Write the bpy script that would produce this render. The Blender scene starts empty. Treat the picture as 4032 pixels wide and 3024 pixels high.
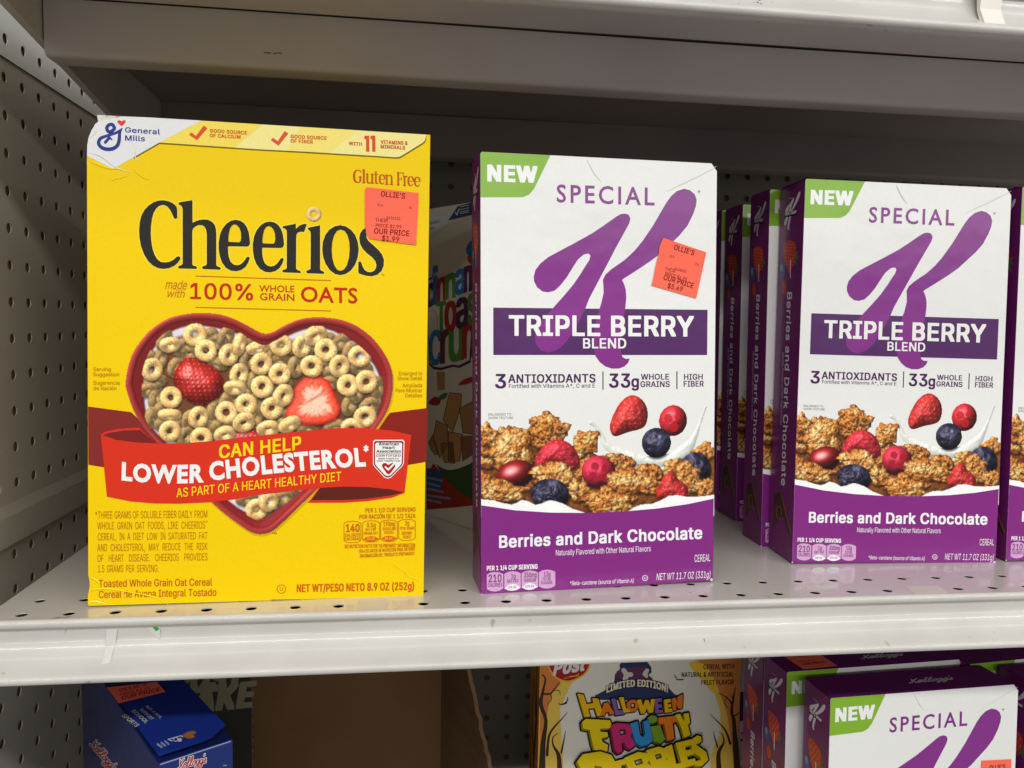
import bpy, bmesh, math, random
import numpy as np
from mathutils import Matrix, Vector
from mathutils.geometry import delaunay_2d_cdt

# ------------------------------------------------------------------ camera, light, exposure
SC = bpy.context.scene
COL = SC.collection
MM = 0.001
CAM_POS = (0.0, -470.2, 172.5)
CAM_R = (0.99143076, -0.12929864, 0.01862566)
CAM_U = (-0.00819137, 0.08076664, 0.99669938)
CAM_F = (0.13037620, 0.98831099, -0.07901540)
cd = bpy.data.cameras.new("camera")
cd.sensor_fit = 'HORIZONTAL'; cd.sensor_width = 36.0
cd.lens = 36.0 * 3092.83 / 4032.0
cd.clip_start = 0.01; cd.clip_end = 60.0
cam = bpy.data.objects.new("camera", cd); COL.objects.link(cam)
cam.matrix_world = Matrix(((CAM_R[0], CAM_U[0], -CAM_F[0], CAM_POS[0] * MM),
                           (CAM_R[1], CAM_U[1], -CAM_F[1], CAM_POS[1] * MM),
                           (CAM_R[2], CAM_U[2], -CAM_F[2], CAM_POS[2] * MM), (0, 0, 0, 1)))
SC.camera = cam
wd = bpy.data.worlds.new("World"); SC.world = wd; wd.use_nodes = True
bgn = wd.node_tree.nodes["Background"]
bgn.inputs[0].default_value = (0.98, 0.985, 1.0, 1); bgn.inputs[1].default_value = 0.33

def strip_light(name, loc, sx, sy, power, color=(1.0, 0.99, 0.97), rot=(0, 0, 0)):
    ld = bpy.data.lights.new(name, 'AREA'); ld.shape = 'RECTANGLE'
    ld.size = sx; ld.size_y = sy; ld.energy = power; ld.color = color
    o = bpy.data.objects.new(name, ld); COL.objects.link(o)
    o.location = loc; o.rotation_euler = rot
    return o
# the shop's ceiling strips above the aisle, running along the shelves
strip_light("ceiling_strip", (0.35, -0.55, 1.60), 5.0, 0.16, 12)
strip_light("ceiling_strip", (0.30, -1.95, 1.60), 5.0, 0.16, 58, rot=(math.radians(25), 0, 0))
strip_light("ceiling_strip", (1.80, -5.20, 1.70), 10.0, 0.16, 112, rot=(math.radians(45), 0, 0))

SC.view_settings.view_transform = 'Standard'
SC.view_settings.look = 'None'
SC.view_settings.exposure = 0.0
SC.view_settings.gamma = 1.0
SC.view_settings.use_curve_mapping = False
SC.cycles.max_bounces = 8
SC.cycles.use_denoising = True

# ------------------------------------------------------------------ helpers
def lin1(c):
    c = c / 255.0
    return c / 12.92 if c <= 0.04045 else ((c + 0.055) / 1.055) ** 2.4
def lin(c):
    return tuple(lin1(x) for x in c)

def new_mat(name): 
    m = bpy.data.materials.new(name); m.use_nodes = True
    nt = m.node_tree
    return m, nt, nt.nodes["Principled BSDF"]

def noise_bump(nt, b, scale, strength, dist=0.0002, detail=4, coord='Object'):
    tc = nt.nodes.new("ShaderNodeTexCoord"); n = nt.nodes.new("ShaderNodeTexNoise")
    n.inputs['Scale'].default_value = scale; n.inputs['Detail'].default_value = detail
    bp = nt.nodes.new("ShaderNodeBump"); bp.inputs['Strength'].default_value = strength
    bp.inputs['Distance'].default_value = dist
    nt.links.new(tc.outputs[coord], n.inputs['Vector'])
    nt.links.new(n.outputs['Fac'], bp.inputs['Height'])
    nt.links.new(bp.outputs['Normal'], b.inputs['Normal'])
    return tc, n, bp

def print_mat(name, rough, spec, gain=0.90, wave=0.0):
    """printed card: the ink colour is stored per vertex, a fine fibre noise mottles it"""
    m, nt, b = new_mat(name)
    a = nt.nodes.new("ShaderNodeAttribute"); a.attribute_name = "ink"
    tc = nt.nodes.new("ShaderNodeTexCoord")
    n = nt.nodes.new("ShaderNodeTexNoise"); n.inputs['Scale'].default_value = 900; n.inputs['Detail'].default_value = 3
    nt.links.new(tc.outputs['Object'], n.inputs['Vector'])
    mr = nt.nodes.new("ShaderNodeMapRange"); mr.inputs[1].default_value = 0.3; mr.inputs[2].default_value = 0.7
    mr.inputs[3].default_value = gain * 0.975; mr.inputs[4].default_value = gain * 1.025
    nt.links.new(n.outputs['Fac'], mr.inputs[0])
    mx = nt.nodes.new("ShaderNodeVectorMath"); mx.operation = 'SCALE'
    nt.links.new(a.outputs['Color'], mx.inputs[0]); nt.links.new(mr.outputs[0], mx.inputs['Scale'])
    nt.links.new(mx.outputs[0], b.inputs['Base Color'])
    b.inputs['Roughness'].default_value = rough
    b.inputs['Specular IOR Level'].default_value = spec
    n2 = nt.nodes.new("ShaderNodeTexNoise"); n2.inputs['Scale'].default_value = 14; n2.inputs['Detail'].default_value = 3
    nt.links.new(tc.outputs['Object'], n2.inputs['Vector'])
    b1 = nt.nodes.new("ShaderNodeBump"); b1.inputs['Strength'].default_value = wave; b1.inputs['Distance'].default_value = 0.006
    nt.links.new(n2.outputs['Fac'], b1.inputs['Height'])
    b2 = nt.nodes.new("ShaderNodeBump"); b2.inputs['Strength'].default_value = 0.05; b2.inputs['Distance'].default_value = 0.0003
    nt.links.new(n.outputs['Fac'], b2.inputs['Height']); nt.links.new(b1.outputs[0], b2.inputs['Normal'])
    nt.links.new(b2.outputs[0], b.inputs['Normal'])
    return m

def paint_mat(name, col, rough=0.4, spec=0.4, var=0.08, vscale=14, speck=None, speck_scale=160, speck_thr=0.70, coat=0.0, bump=0.04):
    """enamelled sheet metal with slight tonal drift and small scuffs"""
    m, nt, b = new_mat(name)
    c = lin(col)
    tc, n, bp = noise_bump(nt, b, 420, bump, 0.0004)
    n1 = nt.nodes.new("ShaderNodeTexNoise"); n1.inputs['Scale'].default_value = vscale; n1.inputs['Detail'].default_value = 5
    nt.links.new(tc.outputs['Object'], n1.inputs['Vector'])
    r1 = nt.nodes.new("ShaderNodeValToRGB")
    r1.color_ramp.elements[0].position = 0.32; r1.color_ramp.elements[1].position = 0.68
    r1.color_ramp.elements[0].color = tuple(x * (1 - var) for x in c) + (1,)
    r1.color_ramp.elements[1].color = tuple(min(1, x * (1 + var)) for x in c) + (1,)
    nt.links.new(n1.outputs['Fac'], r1.inputs[0])
    out = r1.outputs[0]
    if speck:
        n2 = nt.nodes.new("ShaderNodeTexNoise"); n2.inputs['Scale'].default_value = speck_scale; n2.inputs['Detail'].default_value = 2
        nt.links.new(tc.outputs['Object'], n2.inputs['Vector'])
        r2 = nt.nodes.new("ShaderNodeValToRGB"); r2.color_ramp.elements[0].position = speck_thr; r2.color_ramp.elements[1].position = speck_thr + 0.05
        nt.links.new(n2.outputs['Fac'], r2.inputs[0])
        mx = nt.nodes.new("ShaderNodeMix"); mx.data_type = 'RGBA'
        nt.links.new(r2.outputs[0], mx.inputs[0]); nt.links.new(out, mx.inputs[6])
        mx.inputs[7].default_value = lin(speck) + (1,)
        out = mx.outputs[2]
    nt.links.new(out, b.inputs['Base Color'])
    b.inputs['Roughness'].default_value = rough; b.inputs['Specular IOR Level'].default_value = spec
    b.inputs['Coat Weight'].default_value = coat; b.inputs['Coat Roughness'].default_value = 0.07
    return m

M_DECK = paint_mat("shelf_enamel", (198, 193, 184), 0.30, 0.5, 0.03, 6, (150, 140, 128), 210, 0.73, coat=0.9)
M_LIP = paint_mat("shelf_lip_enamel", (196, 193, 185), 0.36, 0.5, 0.06, 26, (170, 160, 142), 90, 0.72, coat=0.25, bump=0.12)
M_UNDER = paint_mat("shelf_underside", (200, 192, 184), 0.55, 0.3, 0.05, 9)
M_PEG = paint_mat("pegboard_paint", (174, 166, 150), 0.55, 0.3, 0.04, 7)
M_PEG_SHADE = paint_mat("pegboard_back_shade", (138, 132, 124), 0.55, 0.3, 0.04, 7)  # pegboard paint darkened in colour to carry the shade at the back
M_UNDER_SHADE = paint_mat("shelf_underside_rear_shade", (146, 138, 130), 0.55, 0.3, 0.05, 9)  # underside paint darkened in colour for the shade towards the rear
M_PEG_LIT = paint_mat("pegboard_lit_band", (214, 214, 206), 0.5, 0.3, 0.03, 7)  # paler pegboard colour stands in for a band of light on the wall
M_HOLE = paint_mat("pegboard_core", (120, 98, 70), 0.9, 0.1, 0.1, 60)
M_BROWN = paint_mat("corrugated_card", (112, 84, 58), 0.85, 0.1, 0.07, 22)
M_BLACKCARD = paint_mat("printed_dark_card", (48, 46, 40), 0.7, 0.2, 0.08, 22)
M_TAPE = paint_mat("tape_residue", (204, 201, 194), 0.5, 0.5, 0.03, 90)
M_GREEN = paint_mat("green_sticker", (40, 150, 60), 0.4, 0.4, 0.02, 30)
M_MARK = paint_mat("dark_scuff", (70, 62, 54), 0.8, 0.1, 0.2, 200)
M_HOLDER = paint_mat("white_plastic", (224, 216, 206), 0.35, 0.5, 0.04, 40)
M_CARD_MATTE = print_mat("matte_printed_card", 0.48, 0.14, 0.95, 0.10)
M_CARD_GLOSS = print_mat("gloss_printed_card", 0.24, 0.36, 0.95, 0.30)
M_STICKER = print_mat("fluorescent_paper", 0.7, 0.1, 1.0, 0.02)

def prop(o, label=None, cat=None, group=None, kind=None):
    if label: o["label"] = label
    if cat: o["category"] = cat
    if group: o["group"] = group
    if kind: o["kind"] = kind
    return o

def empty(name, loc=(0, 0, 0), rz=0.0, ry=0.0, rx=0.0):
    o = bpy.data.objects.new(name, None); COL.objects.link(o)
    o.empty_display_size = 0.03
    o.location = (loc[0] * MM, loc[1] * MM, loc[2] * MM)
    o.rotation_euler = (rx, ry, rz)
    return o

def mesh_obj(name, verts, faces, mat, parent=None, smooth=False):
    me = bpy.data.meshes.new(name)
    me.from_pydata([(v[0] * MM, v[1] * MM, v[2] * MM) for v in verts], [], faces)
    me.materials.append(mat)
    if smooth:
        for p in me.polygons: p.use_smooth = True
    o = bpy.data.objects.new(name, me); COL.objects.link(o)
    if parent: o.parent = parent
    return o

class Geo:
    def __init__(s): s.v = []; s.f = []
    def add(s, v, f):
        n = len(s.v); s.v += [tuple(x) for x in v]; s.f += [tuple(i + n for i in q) for q in f]
    def box(s, x0, x1, y0, y1, z0, z1):
        s.add([(x0, y0, z0), (x1, y0, z0), (x1, y1, z0), (x0, y1, z0), (x0, y0, z1), (x1, y0, z1), (x1, y1, z1), (x0, y1, z1)],
              [(0, 3, 2, 1), (4, 5, 6, 7), (0, 1, 5, 4), (1, 2, 6, 5), (2, 3, 7, 6), (3, 0, 4, 7)])
    def obj(s, name, mat, parent=None, smooth=False): return mesh_obj(name, s.v, s.f, mat, parent, smooth)

def sweep_x(profile, x0, x1, nseg=1, wob=0.0, seed=0):
    """a profile of (y, z) points swept along X"""
    rnd = random.Random(seed); g = Geo(); n = len(profile); V = []
    for i in range(nseg + 1):
        t = i / nseg; x = x0 + (x1 - x0) * t
        dz = wob * math.sin(5.1 * t + seed) + wob * 0.5 * math.sin(13.7 * t + 2 * seed)
        V += [(x, y, z + dz) for y, z in profile]
    F = []
    for i in range(nseg):
        for k in range(n - 1):
            a = i * n + k; F.append((a, a + n, a + n + 1, a + 1))
    g.add(V, F)
    return g

# ---- flat shapes: closed loops (holes by even-odd) filled through a 2D curve
def _curve_fill(loops, offset=0.0):
    cu = bpy.data.curves.new("fill", 'CURVE'); cu.dimensions = '2D'; cu.fill_mode = 'BOTH'
    cu.offset = offset
    for L in loops:
        sp = cu.splines.new('POLY'); sp.points.add(len(L) - 1)
        for p, q in zip(sp.points, L): p.co = (q[0] * 0.01, q[1] * 0.01, 0, 1)
        sp.use_cyclic_u = True
    ob = bpy.data.objects.new("fill", cu)
    me = bpy.data.meshes.new_from_object(ob)
    v = np.array([x.co[:2] for x in me.vertices]).reshape(-1, 2) * 100.0
    f = [tuple(p.vertices) for p in me.polygons]
    bpy.data.objects.remove(ob); bpy.data.curves.remove(cu); bpy.data.meshes.remove(me)
    return v, f

_TC = {}
FONT = None
try:      # the sans face that ships inside Blender itself; without it the built-in face is used
    import os
    FONT = bpy.data.fonts.load(os.path.join(bpy.utils.system_resource('DATAFILES'), "fonts", "Inter.woff2"))
except Exception:
    FONT = None
def _text(s, bold=0.0, spacing=1.0, geo=False):
    k = (s, round(bold, 4), spacing, geo)
    if k in _TC: return _TC[k]
    cu = bpy.data.curves.new("txt", 'FONT'); cu.body = s; cu.size = 1.0; cu.offset = bold if (geo or FONT is None) else 0.0
    if FONT is not None and not geo: cu.font = FONT
    spacing = spacing * (1 + 2.6 * bold)
    cu.resolution_u = 3; cu.space_character = spacing
    if geo or FONT is None:
        cu.fill_mode = 'BOTH'
        ob = bpy.data.objects.new("txt", cu); me = bpy.data.meshes.new_from_object(ob)
        v = np.array([x.co[:2] for x in me.vertices]).reshape(-1, 2); f = [tuple(p.vertices) for p in me.polygons]
    else:      # outline loops of the variable face overlap: triangulate them and keep what winds round them
        cu.fill_mode = 'NONE'
        ob = bpy.data.objects.new("txt", cu); me = bpy.data.meshes.new_from_object(ob)
        v = np.array([x.co[:2] for x in me.vertices]).reshape(-1, 2); ed = [tuple(e.vertices) for e in me.edges]
        nxt = {}; und = {}
        for i, j in ed: und.setdefault(i, []).append(j); und.setdefault(j, []).append(i)
        seen = set(); seg = []
        for st in range(len(v)):      # walk every loop in index order so all keep their drawn direction
            if st in seen or st not in und: continue
            cur, prev = st, None; nx_ = st + 1 if (st + 1) in und[st] else und[st][0]
            while True:
                seen.add(cur); seg.append((cur, nx_)); prev, cur = cur, nx_
                if cur == st: break
                c_ = [k2 for k2 in und[cur] if k2 != prev]; nx_ = c_[0] if c_ else st
        if len(v):
            r = delaunay_2d_cdt([Vector(p) for p in v], seg, [], 0, 1e-6)
            vv = np.array([tuple(p) for p in r[0]]); tri = np.array([t for t in r[2]])
            S = np.array(seg); P0, P1 = v[S[:, 0]], v[S[:, 1]]; C = vv[tri].mean(1); wn = np.zeros(len(C))
            for q0 in range(0, len(C), 400):
                c = C[q0:q0 + 400]; y0, y1 = P0[None, :, 1], P1[None, :, 1]; yc = c[:, 1:2]
                up_ = (y0 <= yc) & (y1 > yc); dn = (y0 > yc) & (y1 <= yc)
                den = np.where(y1 == y0, 1, y1 - y0); xi = P0[None, :, 0] + (yc - y0) * (P1[None, :, 0] - P0[None, :, 0]) / den
                rt = xi > c[:, 0:1]; wn[q0:q0 + 400] = (up_ & rt).sum(1) - (dn & rt).sum(1)
            v = vv; f = [tuple(t) for t in tri[wn != 0]]
        else: f = []
    bpy.data.objects.remove(ob); bpy.data.curves.remove(cu); bpy.data.meshes.remove(me)
    _TC[k] = (v, f); return v, f
CAP = float(_text("H")[0][:, 1].max()); CAPG = float(_text("H", geo=True)[0][:, 1].max())

def homography(src, dst):
    A = []; b = []
    for (x, y), (u, v) in zip(src, dst):
        A.append([x, y, 1, 0, 0, 0, -u * x, -u * y]); b.append(u)
        A.append([0, 0, 0, x, y, 1, -v * x, -v * y]); b.append(v)
    h = np.linalg.solve(np.array(A, float), np.array(b, float))
    H = np.append(h, 1).reshape(3, 3)
    def fn(p):
        p = np.asarray(p, float).reshape(-1, 2)
        q = np.c_[p, np.ones(len(p))] @ H.T
        return q[:, :2] / q[:, 2:]
    return fn

def z(pts, ox, oy, s):
    """points read off an enlarged view of the photograph -> photograph pixels"""
    return [(ox + p[0] * s, oy + p[1] * s) + tuple(w * s for w in p[2:]) for p in pts]

class Print:
    """ink shapes on one flat face; shapes are given in photograph pixels of that face and laid flat on it"""
    def __init__(s, face, frame): s.face = face; s.frame = frame; s.v = []; s.c = []; s.f = []; s.n = 0
    def raw(s, px, faces, col, layer, uv=False):
        px = np.asarray(px, float).reshape(-1, 2)
        q = px if uv else s.face(px)
        s.v.append(s.frame(q[:, 0], q[:, 1], np.full(len(q), float(layer))))
        c = np.asarray(col, float)
        if c.ndim == 1: c = np.tile(np.array(lin(c)), (len(q), 1))
        s.c.append(c); s.f += [tuple(i + s.n for i in f) for f in faces]; s.n += len(q)
    def poly(s, loops, col, layer=1, off=0.0, uv=False):
        if isinstance(loops[0][0], (int, float)): loops = [loops]
        v, f = _curve_fill([[p[:2] for p in L] for L in loops], off * 0.01)
        if len(v): s.raw(v, f, col, layer, uv)
    def line(s, pts, col, layer=1, w=None, uv=False):
        """a stroke with a width at every point and round ends"""
        P = [np.array(p[:2], float) for p in pts]; W = [(p[2] if len(p) > 2 else w) for p in pts]
        for i in range(len(P) - 1):
            d = P[i + 1] - P[i]; L = np.linalg.norm(d)
            if L < 1e-6: continue
            n = np.array([-d[1], d[0]]) / L
            a, b = P[i], P[i + 1]
            s.raw([a + n * W[i] / 2, a - n * W[i] / 2, b - n * W[i + 1] / 2, b + n * W[i + 1] / 2], [(0, 1, 2, 3)], col, layer + 0.02 * (i % 9), uv)
        for i in range(1, len(P) - 1):
            s.disc(P[i], W[i] / 2, col, layer + 0.2 + 0.02 * (i % 7), 10, uv)
        if w is None or w > 6:
            for i in (0, len(P) - 1): s.disc(P[i], W[i] / 2 * 0.98, col, layer + 0.34, 10, uv)
    def disc(s, c, r, col, layer=1, n=24, uv=False, ry=None, rot=0):
        ry = r if ry is None else ry
        t = np.linspace(0, 2 * np.pi, n, endpoint=False); ca, sa = math.cos(rot), math.sin(rot)
        x = r * np.cos(t); y = ry * np.sin(t)
        s.raw(np.c_[c[0] + x * ca - y * sa, c[1] + x * sa + y * ca], [tuple(range(n))], col, layer, uv)
    def ring(s, c, r, w, col, layer=1, n=28, uv=False):
        t = np.linspace(0, 2 * np.pi, n, endpoint=False)
        a = np.c_[np.cos(t), np.sin(t)]
        v = np.r_[a * r + c, a * (r - w) + c]
        s.raw(v, [(i, (i + 1) % n, n + (i + 1) % n, n + i) for i in range(n)], col, layer, uv)
    def _ink(s, p, f, col, layer, uv, ex, ey, h, bold, geo):
        """lay the glyphs down; heavier weights are overprinted a few times with tiny shifts"""
        s.raw(p, f, col, layer, uv)
        if bold <= 0 or geo or FONT is None: return
        r = bold * h / CAP
        dirs = [(1, 0), (-1, 0), (.0, .7), (.0, -.7), (1, .7), (-1, .7), (1, -.7), (-1, -.7)] if h > 24 or uv and h > 3 else [(.9, .5), (-.9, .5), (.9, -.5), (-.9, -.5)]
        for i, (a, b) in enumerate(dirs): s.raw(p + (ex * a + ey * b) * r, f, col, layer + 0.03 * (i + 1), uv)
    def text(s, t, A, B, h, col, layer=3, bold=0.0, up=None, perp=False, mid=0.0, shear=0.0, spacing=1.0, uv=False, cond=None, geo=False):
        """t between the points A and B on its baseline, capitals h tall"""
        A = np.array(A, float); B = np.array(B, float); d = B - A; L = np.linalg.norm(d)
        sg = 1.0 if uv else -1.0
        if up is None: up = (np.array([0.0, sg]) if not perp else np.array([-d[1], d[0]]) / L * (1 if uv else -1))
        up = np.array(up, float)
        CAP = CAPG if geo else globals()["CAP"]
        if cond is not None:      # justified line: letters keep their width, the gaps between words share the rest
            ws = t.split(" "); sx = cond * h / CAP; parts = [_text(w, bold, spacing, geo) for w in ws]
            wid = [(p[0][:, 0].max() - p[0][:, 0].min()) * sx for p in parts]
            gap = (L - sum(wid)) / max(1, len(ws) - 1); x = 0
            for (v, f), wd_ in zip(parts, wid):
                xx = (v[:, 0] - v[:, 0].min()) * sx + x; yy = v[:, 1] / CAP * h
                s._ink(A + np.outer(xx / L, d) + np.outer(yy, up), f, col, layer, uv, d / L, up, h, bold, geo); x += wd_ + gap
            return
        v, f = _text(t, bold, spacing, geo)
        if not len(v): return
        x0, x1 = v[:, 0].min(), v[:, 0].max()
        tt = (v[:, 0] - x0) / (x1 - x0); y = v[:, 1] / CAP * h
        p = A + np.outer(tt + shear * y / L, d) + np.outer(y + mid * 4 * tt * (1 - tt), up)
        s._ink(p, f, col, layer, uv, d / L, up, h, bold, geo)
    def crease(s, pts, wpx, height, col, layer=4):
        """a raised fold: a low ridge of card that catches the light"""
        P = [np.array(p[:2], float) for p in pts]; n = len(P); V = []; Ly = []
        for i in range(n):
            d = P[min(n - 1, i + 1)] - P[max(0, i - 1)]; d /= np.linalg.norm(d); m = np.array([-d[1], d[0]])
            k = math.sin(math.pi * (i + 0.35) / (n - 0.3))
            V += [P[i] + m * wpx * k, P[i], P[i] - m * wpx * k]; Ly += [layer, layer + k * height / 0.05, layer]
        q = s.face(np.array(V)); F = []
        for i in range(n - 1):
            a = 3 * i; F += [(a, a + 3, a + 4, a + 1), (a + 1, a + 4, a + 5, a + 2)]
        s.v.append(s.frame(q[:, 0], q[:, 1], np.array(Ly))); s.c.append(np.tile(np.array(lin(col)), (len(q), 1)))
        s.f += [tuple(i + s.n for i in f) for f in F]; s.n += len(q)
    def picture(s, P, layer=2):
        """a printed food photograph: one small quad per dot"""
        h, w = P.alpha.shape
        ok = P.alpha > 0.5
        cell = ok[:-1, :-1] & ok[1:, :-1] & ok[:-1, 1:] & ok[1:, 1:]
        used = np.zeros_like(ok); used[:-1, :-1] |= cell; used[1:, :-1] |= cell; used[:-1, 1:] |= cell; used[1:, 1:] |= cell
        idx = -np.ones(ok.shape, int); idx[used] = np.arange(used.sum())
        px = np.c_[P.X[used], P.Y[used]]
        jj, ii = np.nonzero(cell)
        F = np.c_[idx[jj, ii], idx[jj + 1, ii], idx[jj + 1, ii + 1], idx[jj, ii + 1]]
        c = np.clip(P.rgb[used], 0, 1); c = np.where(c <= 0.04045, c / 12.92, ((c + 0.055) / 1.055) ** 2.4)
        q = s.face(px)
        s.v.append(s.frame(q[:, 0], q[:, 1], np.full(len(q), float(layer)))); s.c.append(c)
        s.f += [tuple(r) for r in (F + s.n).tolist()]; s.n += len(q)
    def build(s, name, parent, mat):
        V = np.concatenate(s.v) * MM; Cc = np.concatenate(s.c)
        me = bpy.data.meshes.new(name)
        me.from_pydata(V.tolist(), [], s.f)
        at = me.color_attributes.new("ink", 'FLOAT_COLOR', 'POINT')
        at.data.foreach_set("color", np.c_[Cc, np.ones(len(Cc))].astype(np.float32).ravel())
        me.materials.append(mat)
        o = bpy.data.objects.new(name, me); COL.objects.link(o); o.parent = parent
        return o

# ------------------------------------------------------------------ painting of the printed food photographs
_rs = np.random.RandomState(7)
_LAT = _rs.rand(257, 257)
def vnoise(x, y):
    xi = np.floor(x).astype(int); yi = np.floor(y).astype(int); fx = x - xi; fy = y - yi
    fx = fx * fx * (3 - 2 * fx); fy = fy * fy * (3 - 2 * fy)
    a = _LAT[yi % 257, xi % 257]; b = _LAT[yi % 257, (xi + 1) % 257]
    c = _LAT[(yi + 1) % 257, xi % 257]; d = _LAT[(yi + 1) % 257, (xi + 1) % 257]
    return (a * (1 - fx) + b * fx) * (1 - fy) + (c * (1 - fx) + d * fx) * fy
def fbm(x, y, sc, oct=4, seed=0):
    v = 0; a = 0.5; t = 0
    for o in range(oct):
        v = v + a * vnoise(x / sc + 37.3 * seed + 11 * o, y / sc + 17.9 * seed + 5 * o); t += a; a *= 0.55; sc *= 0.5
    return v / t

class Paint:
    def __init__(s, x0, y0, x1, y1, st):
        xs = np.arange(x0, x1 + st, st); ys = np.arange(y0, y1 + st, st)
        s.X, s.Y = np.meshgrid(xs, ys); s.st = st; s.x0 = x0; s.y0 = y0
        s.rgb = np.ones(s.X.shape + (3,)); s.alpha = np.zeros(s.X.shape)
    def mask(s, pts):
        m = np.zeros(s.X.shape, bool); n = len(pts)
        for i in range(n):
            xa, ya = pts[i][:2]; xb, yb = pts[(i + 1) % n][:2]
            if ya == yb: continue
            c = (s.Y >= min(ya, yb)) & (s.Y < max(ya, yb))
            m ^= c & (s.X < xa + (s.Y - ya) * (xb - xa) / (yb - ya))
        return m
    def edge(s, pts):
        d = np.full(s.X.shape, 1e9); n = len(pts)
        for i in range(n):
            xa, ya = pts[i][:2]; xb, yb = pts[(i + 1) % n][:2]
            dx, dy = xb - xa, yb - ya; L = dx * dx + dy * dy + 1e-9
            t = np.clip(((s.X - xa) * dx + (s.Y - ya) * dy) / L, 0, 1)
            d = np.minimum(d, np.hypot(s.X - xa - t * dx, s.Y - ya - t * dy))
        return d
    def fill(s, m, col, a=1.0):
        c = np.asarray(col, float) / 255.0
        if c.ndim == 1: s.rgb[m] = s.rgb[m] * (1 - a) + c * a
        else: s.rgb[m] = s.rgb[m] * (1 - a) + c[m] * a
        s.alpha[m] = 1
    def shadow(s, m, dx, dy, k=0.6, soft=3):
        st = s.st; f = m.astype(float)
        f = np.roll(f, (int(round(dy / st)), int(round(dx / st))), (0, 1))
        for _ in range(soft): f = (f + np.roll(f, 1, 0) + np.roll(f, -1, 0) + np.roll(f, 1, 1) + np.roll(f, -1, 1)) / 5
        s.rgb *= (1 - (1 - k) * f)[..., None]
    def solid(s, m, H, col, amb=0.45, spec=0.0, L=(-0.45, -0.55, 0.70), gl=24):
        gy, gx = np.gradient(H, s.st)
        n = np.dstack([-gx, -gy, np.ones_like(gx)]); n /= np.linalg.norm(n, axis=2, keepdims=True)
        L = np.array(L) / np.linalg.norm(L)
        d = np.clip(n @ L, 0, 1); hv = L + np.array([0, 0, 1]); hv /= np.linalg.norm(hv)
        sp = np.clip(n @ hv, 0, 1) ** gl * spec
        c = np.asarray(col, float) / 255.0
        if c.ndim == 1: c = np.tile(c, s.X.shape + (1,))
        r = c * (amb + (1.25 - amb) * d)[..., None] + sp[..., None]
        s.rgb[m] = np.clip(r, 0, 1)[m]; s.alpha[m] = 1

def mix(a, b, t): 
    a = np.asarray(a, float); b = np.asarray(b, float); return a + (b - a) * np.clip(t, 0, 1)[..., None]

def smooth_loop(pts, n=4):
    """closed Catmull-Rom through the points"""
    P = np.array([p[:2] for p in pts], float); N = len(P); out = []
    for i in range(N):
        p0, p1, p2, p3 = P[i - 1], P[i], P[(i + 1) % N], P[(i + 2) % N]
        for k in range(n):
            t = k / n
            out.append(tuple(0.5 * (2 * p1 + (p2 - p0) * t + (2 * p0 - 5 * p1 + 4 * p2 - p3) * t * t + (3 * p1 - p0 - 3 * p2 + p3) * t ** 3)))
    return out
def smooth_line(pts, n=5):
    P = np.array(pts, float); N = len(P); out = []
    for i in range(N - 1):
        p0, p1, p2, p3 = P[max(0, i - 1)], P[i], P[i + 1], P[min(N - 1, i + 2)]
        for k in range(n):
            t = k / n
            out.append(tuple(0.5 * (2 * p1 + (p2 - p0) * t + (2 * p0 - 5 * p1 + 4 * p2 - p3) * t * t + (3 * p1 - p0 - 3 * p2 + p3) * t ** 3)))
    out.append(tuple(P[-1])); return out

# ------------------------------------------------------------------ food pictures
def berry_straw(P, pts, base=(196, 36, 38), seeds=True, sc=14, hi=True, seed=1, amp=26):
    m = P.mask(pts); d = P.edge(pts)
    R = max(6.0, d[m].max()); t = np.clip(d / R, 0, 1)
    H = R * 0.9 * np.sqrt(np.clip(1 - (1 - t) ** 2, 0, 1)) + (4 if hi else 13) * fbm(P.X, P.Y, 22, 4, seed)
    c = mix(np.array(base) * (1.0 if hi else 1.06), np.array(base) * (0.62 if hi else 0.7), fbm(P.X, P.Y, 40, 3, seed + 3) * 1.5 - 0.3)
    if seeds:
        gx = P.X + P.Y * 0.35; gy = P.Y; row = np.floor(gy / sc); ox = (row % 2) * 0.5
        u = (gx / (sc * 1.15) + ox) % 1 - 0.5; v = (gy / sc) % 1 - 0.5
        r = np.hypot(u * 1.3, v); H = H - 2.6 * np.exp(-(r / 0.22) ** 2)
        c = np.where((r < 0.14)[..., None], mix(np.array([236, 176, 92]), np.array([180, 90, 40]), v * 4 + 0.5), c)
    P.shadow(m, 3, 6, 0.55); P.solid(m, H, c, 0.62 if hi else 0.5, 0.55 if hi else 0.2, gl=18)

def berry_round(P, cx, cy, rx, ry, rot, base, spec=0.7, wrinkle=0.0, seed=2, dusty=None):
    ca, sa = math.cos(rot), math.sin(rot); dx, dy = P.X - cx, P.Y - cy
    a = (dx * ca + dy * sa) / rx; b = (-dx * sa + dy * ca) / ry; r = np.hypot(a, b)
    m = r < 1; R = (rx + ry) / 2
    H = R * 0.95 * np.sqrt(np.clip(1 - r * r, 0, 1)) + wrinkle * fbm(P.X + 9 * fbm(P.X, P.Y, 20, 2, 5), P.Y, 16, 4, seed)
    c = np.tile(np.array(base, float), P.X.shape + (1,))
    if dusty is not None: c = mix(np.array(base, float), np.array(dusty, float), (fbm(P.X, P.Y, 26, 4, seed) - 0.42) * 3.2)
    P.shadow(m, 3, 6, 0.5); P.solid(m, H, c, 0.30, spec, gl=14)
    return a, b, m

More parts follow.
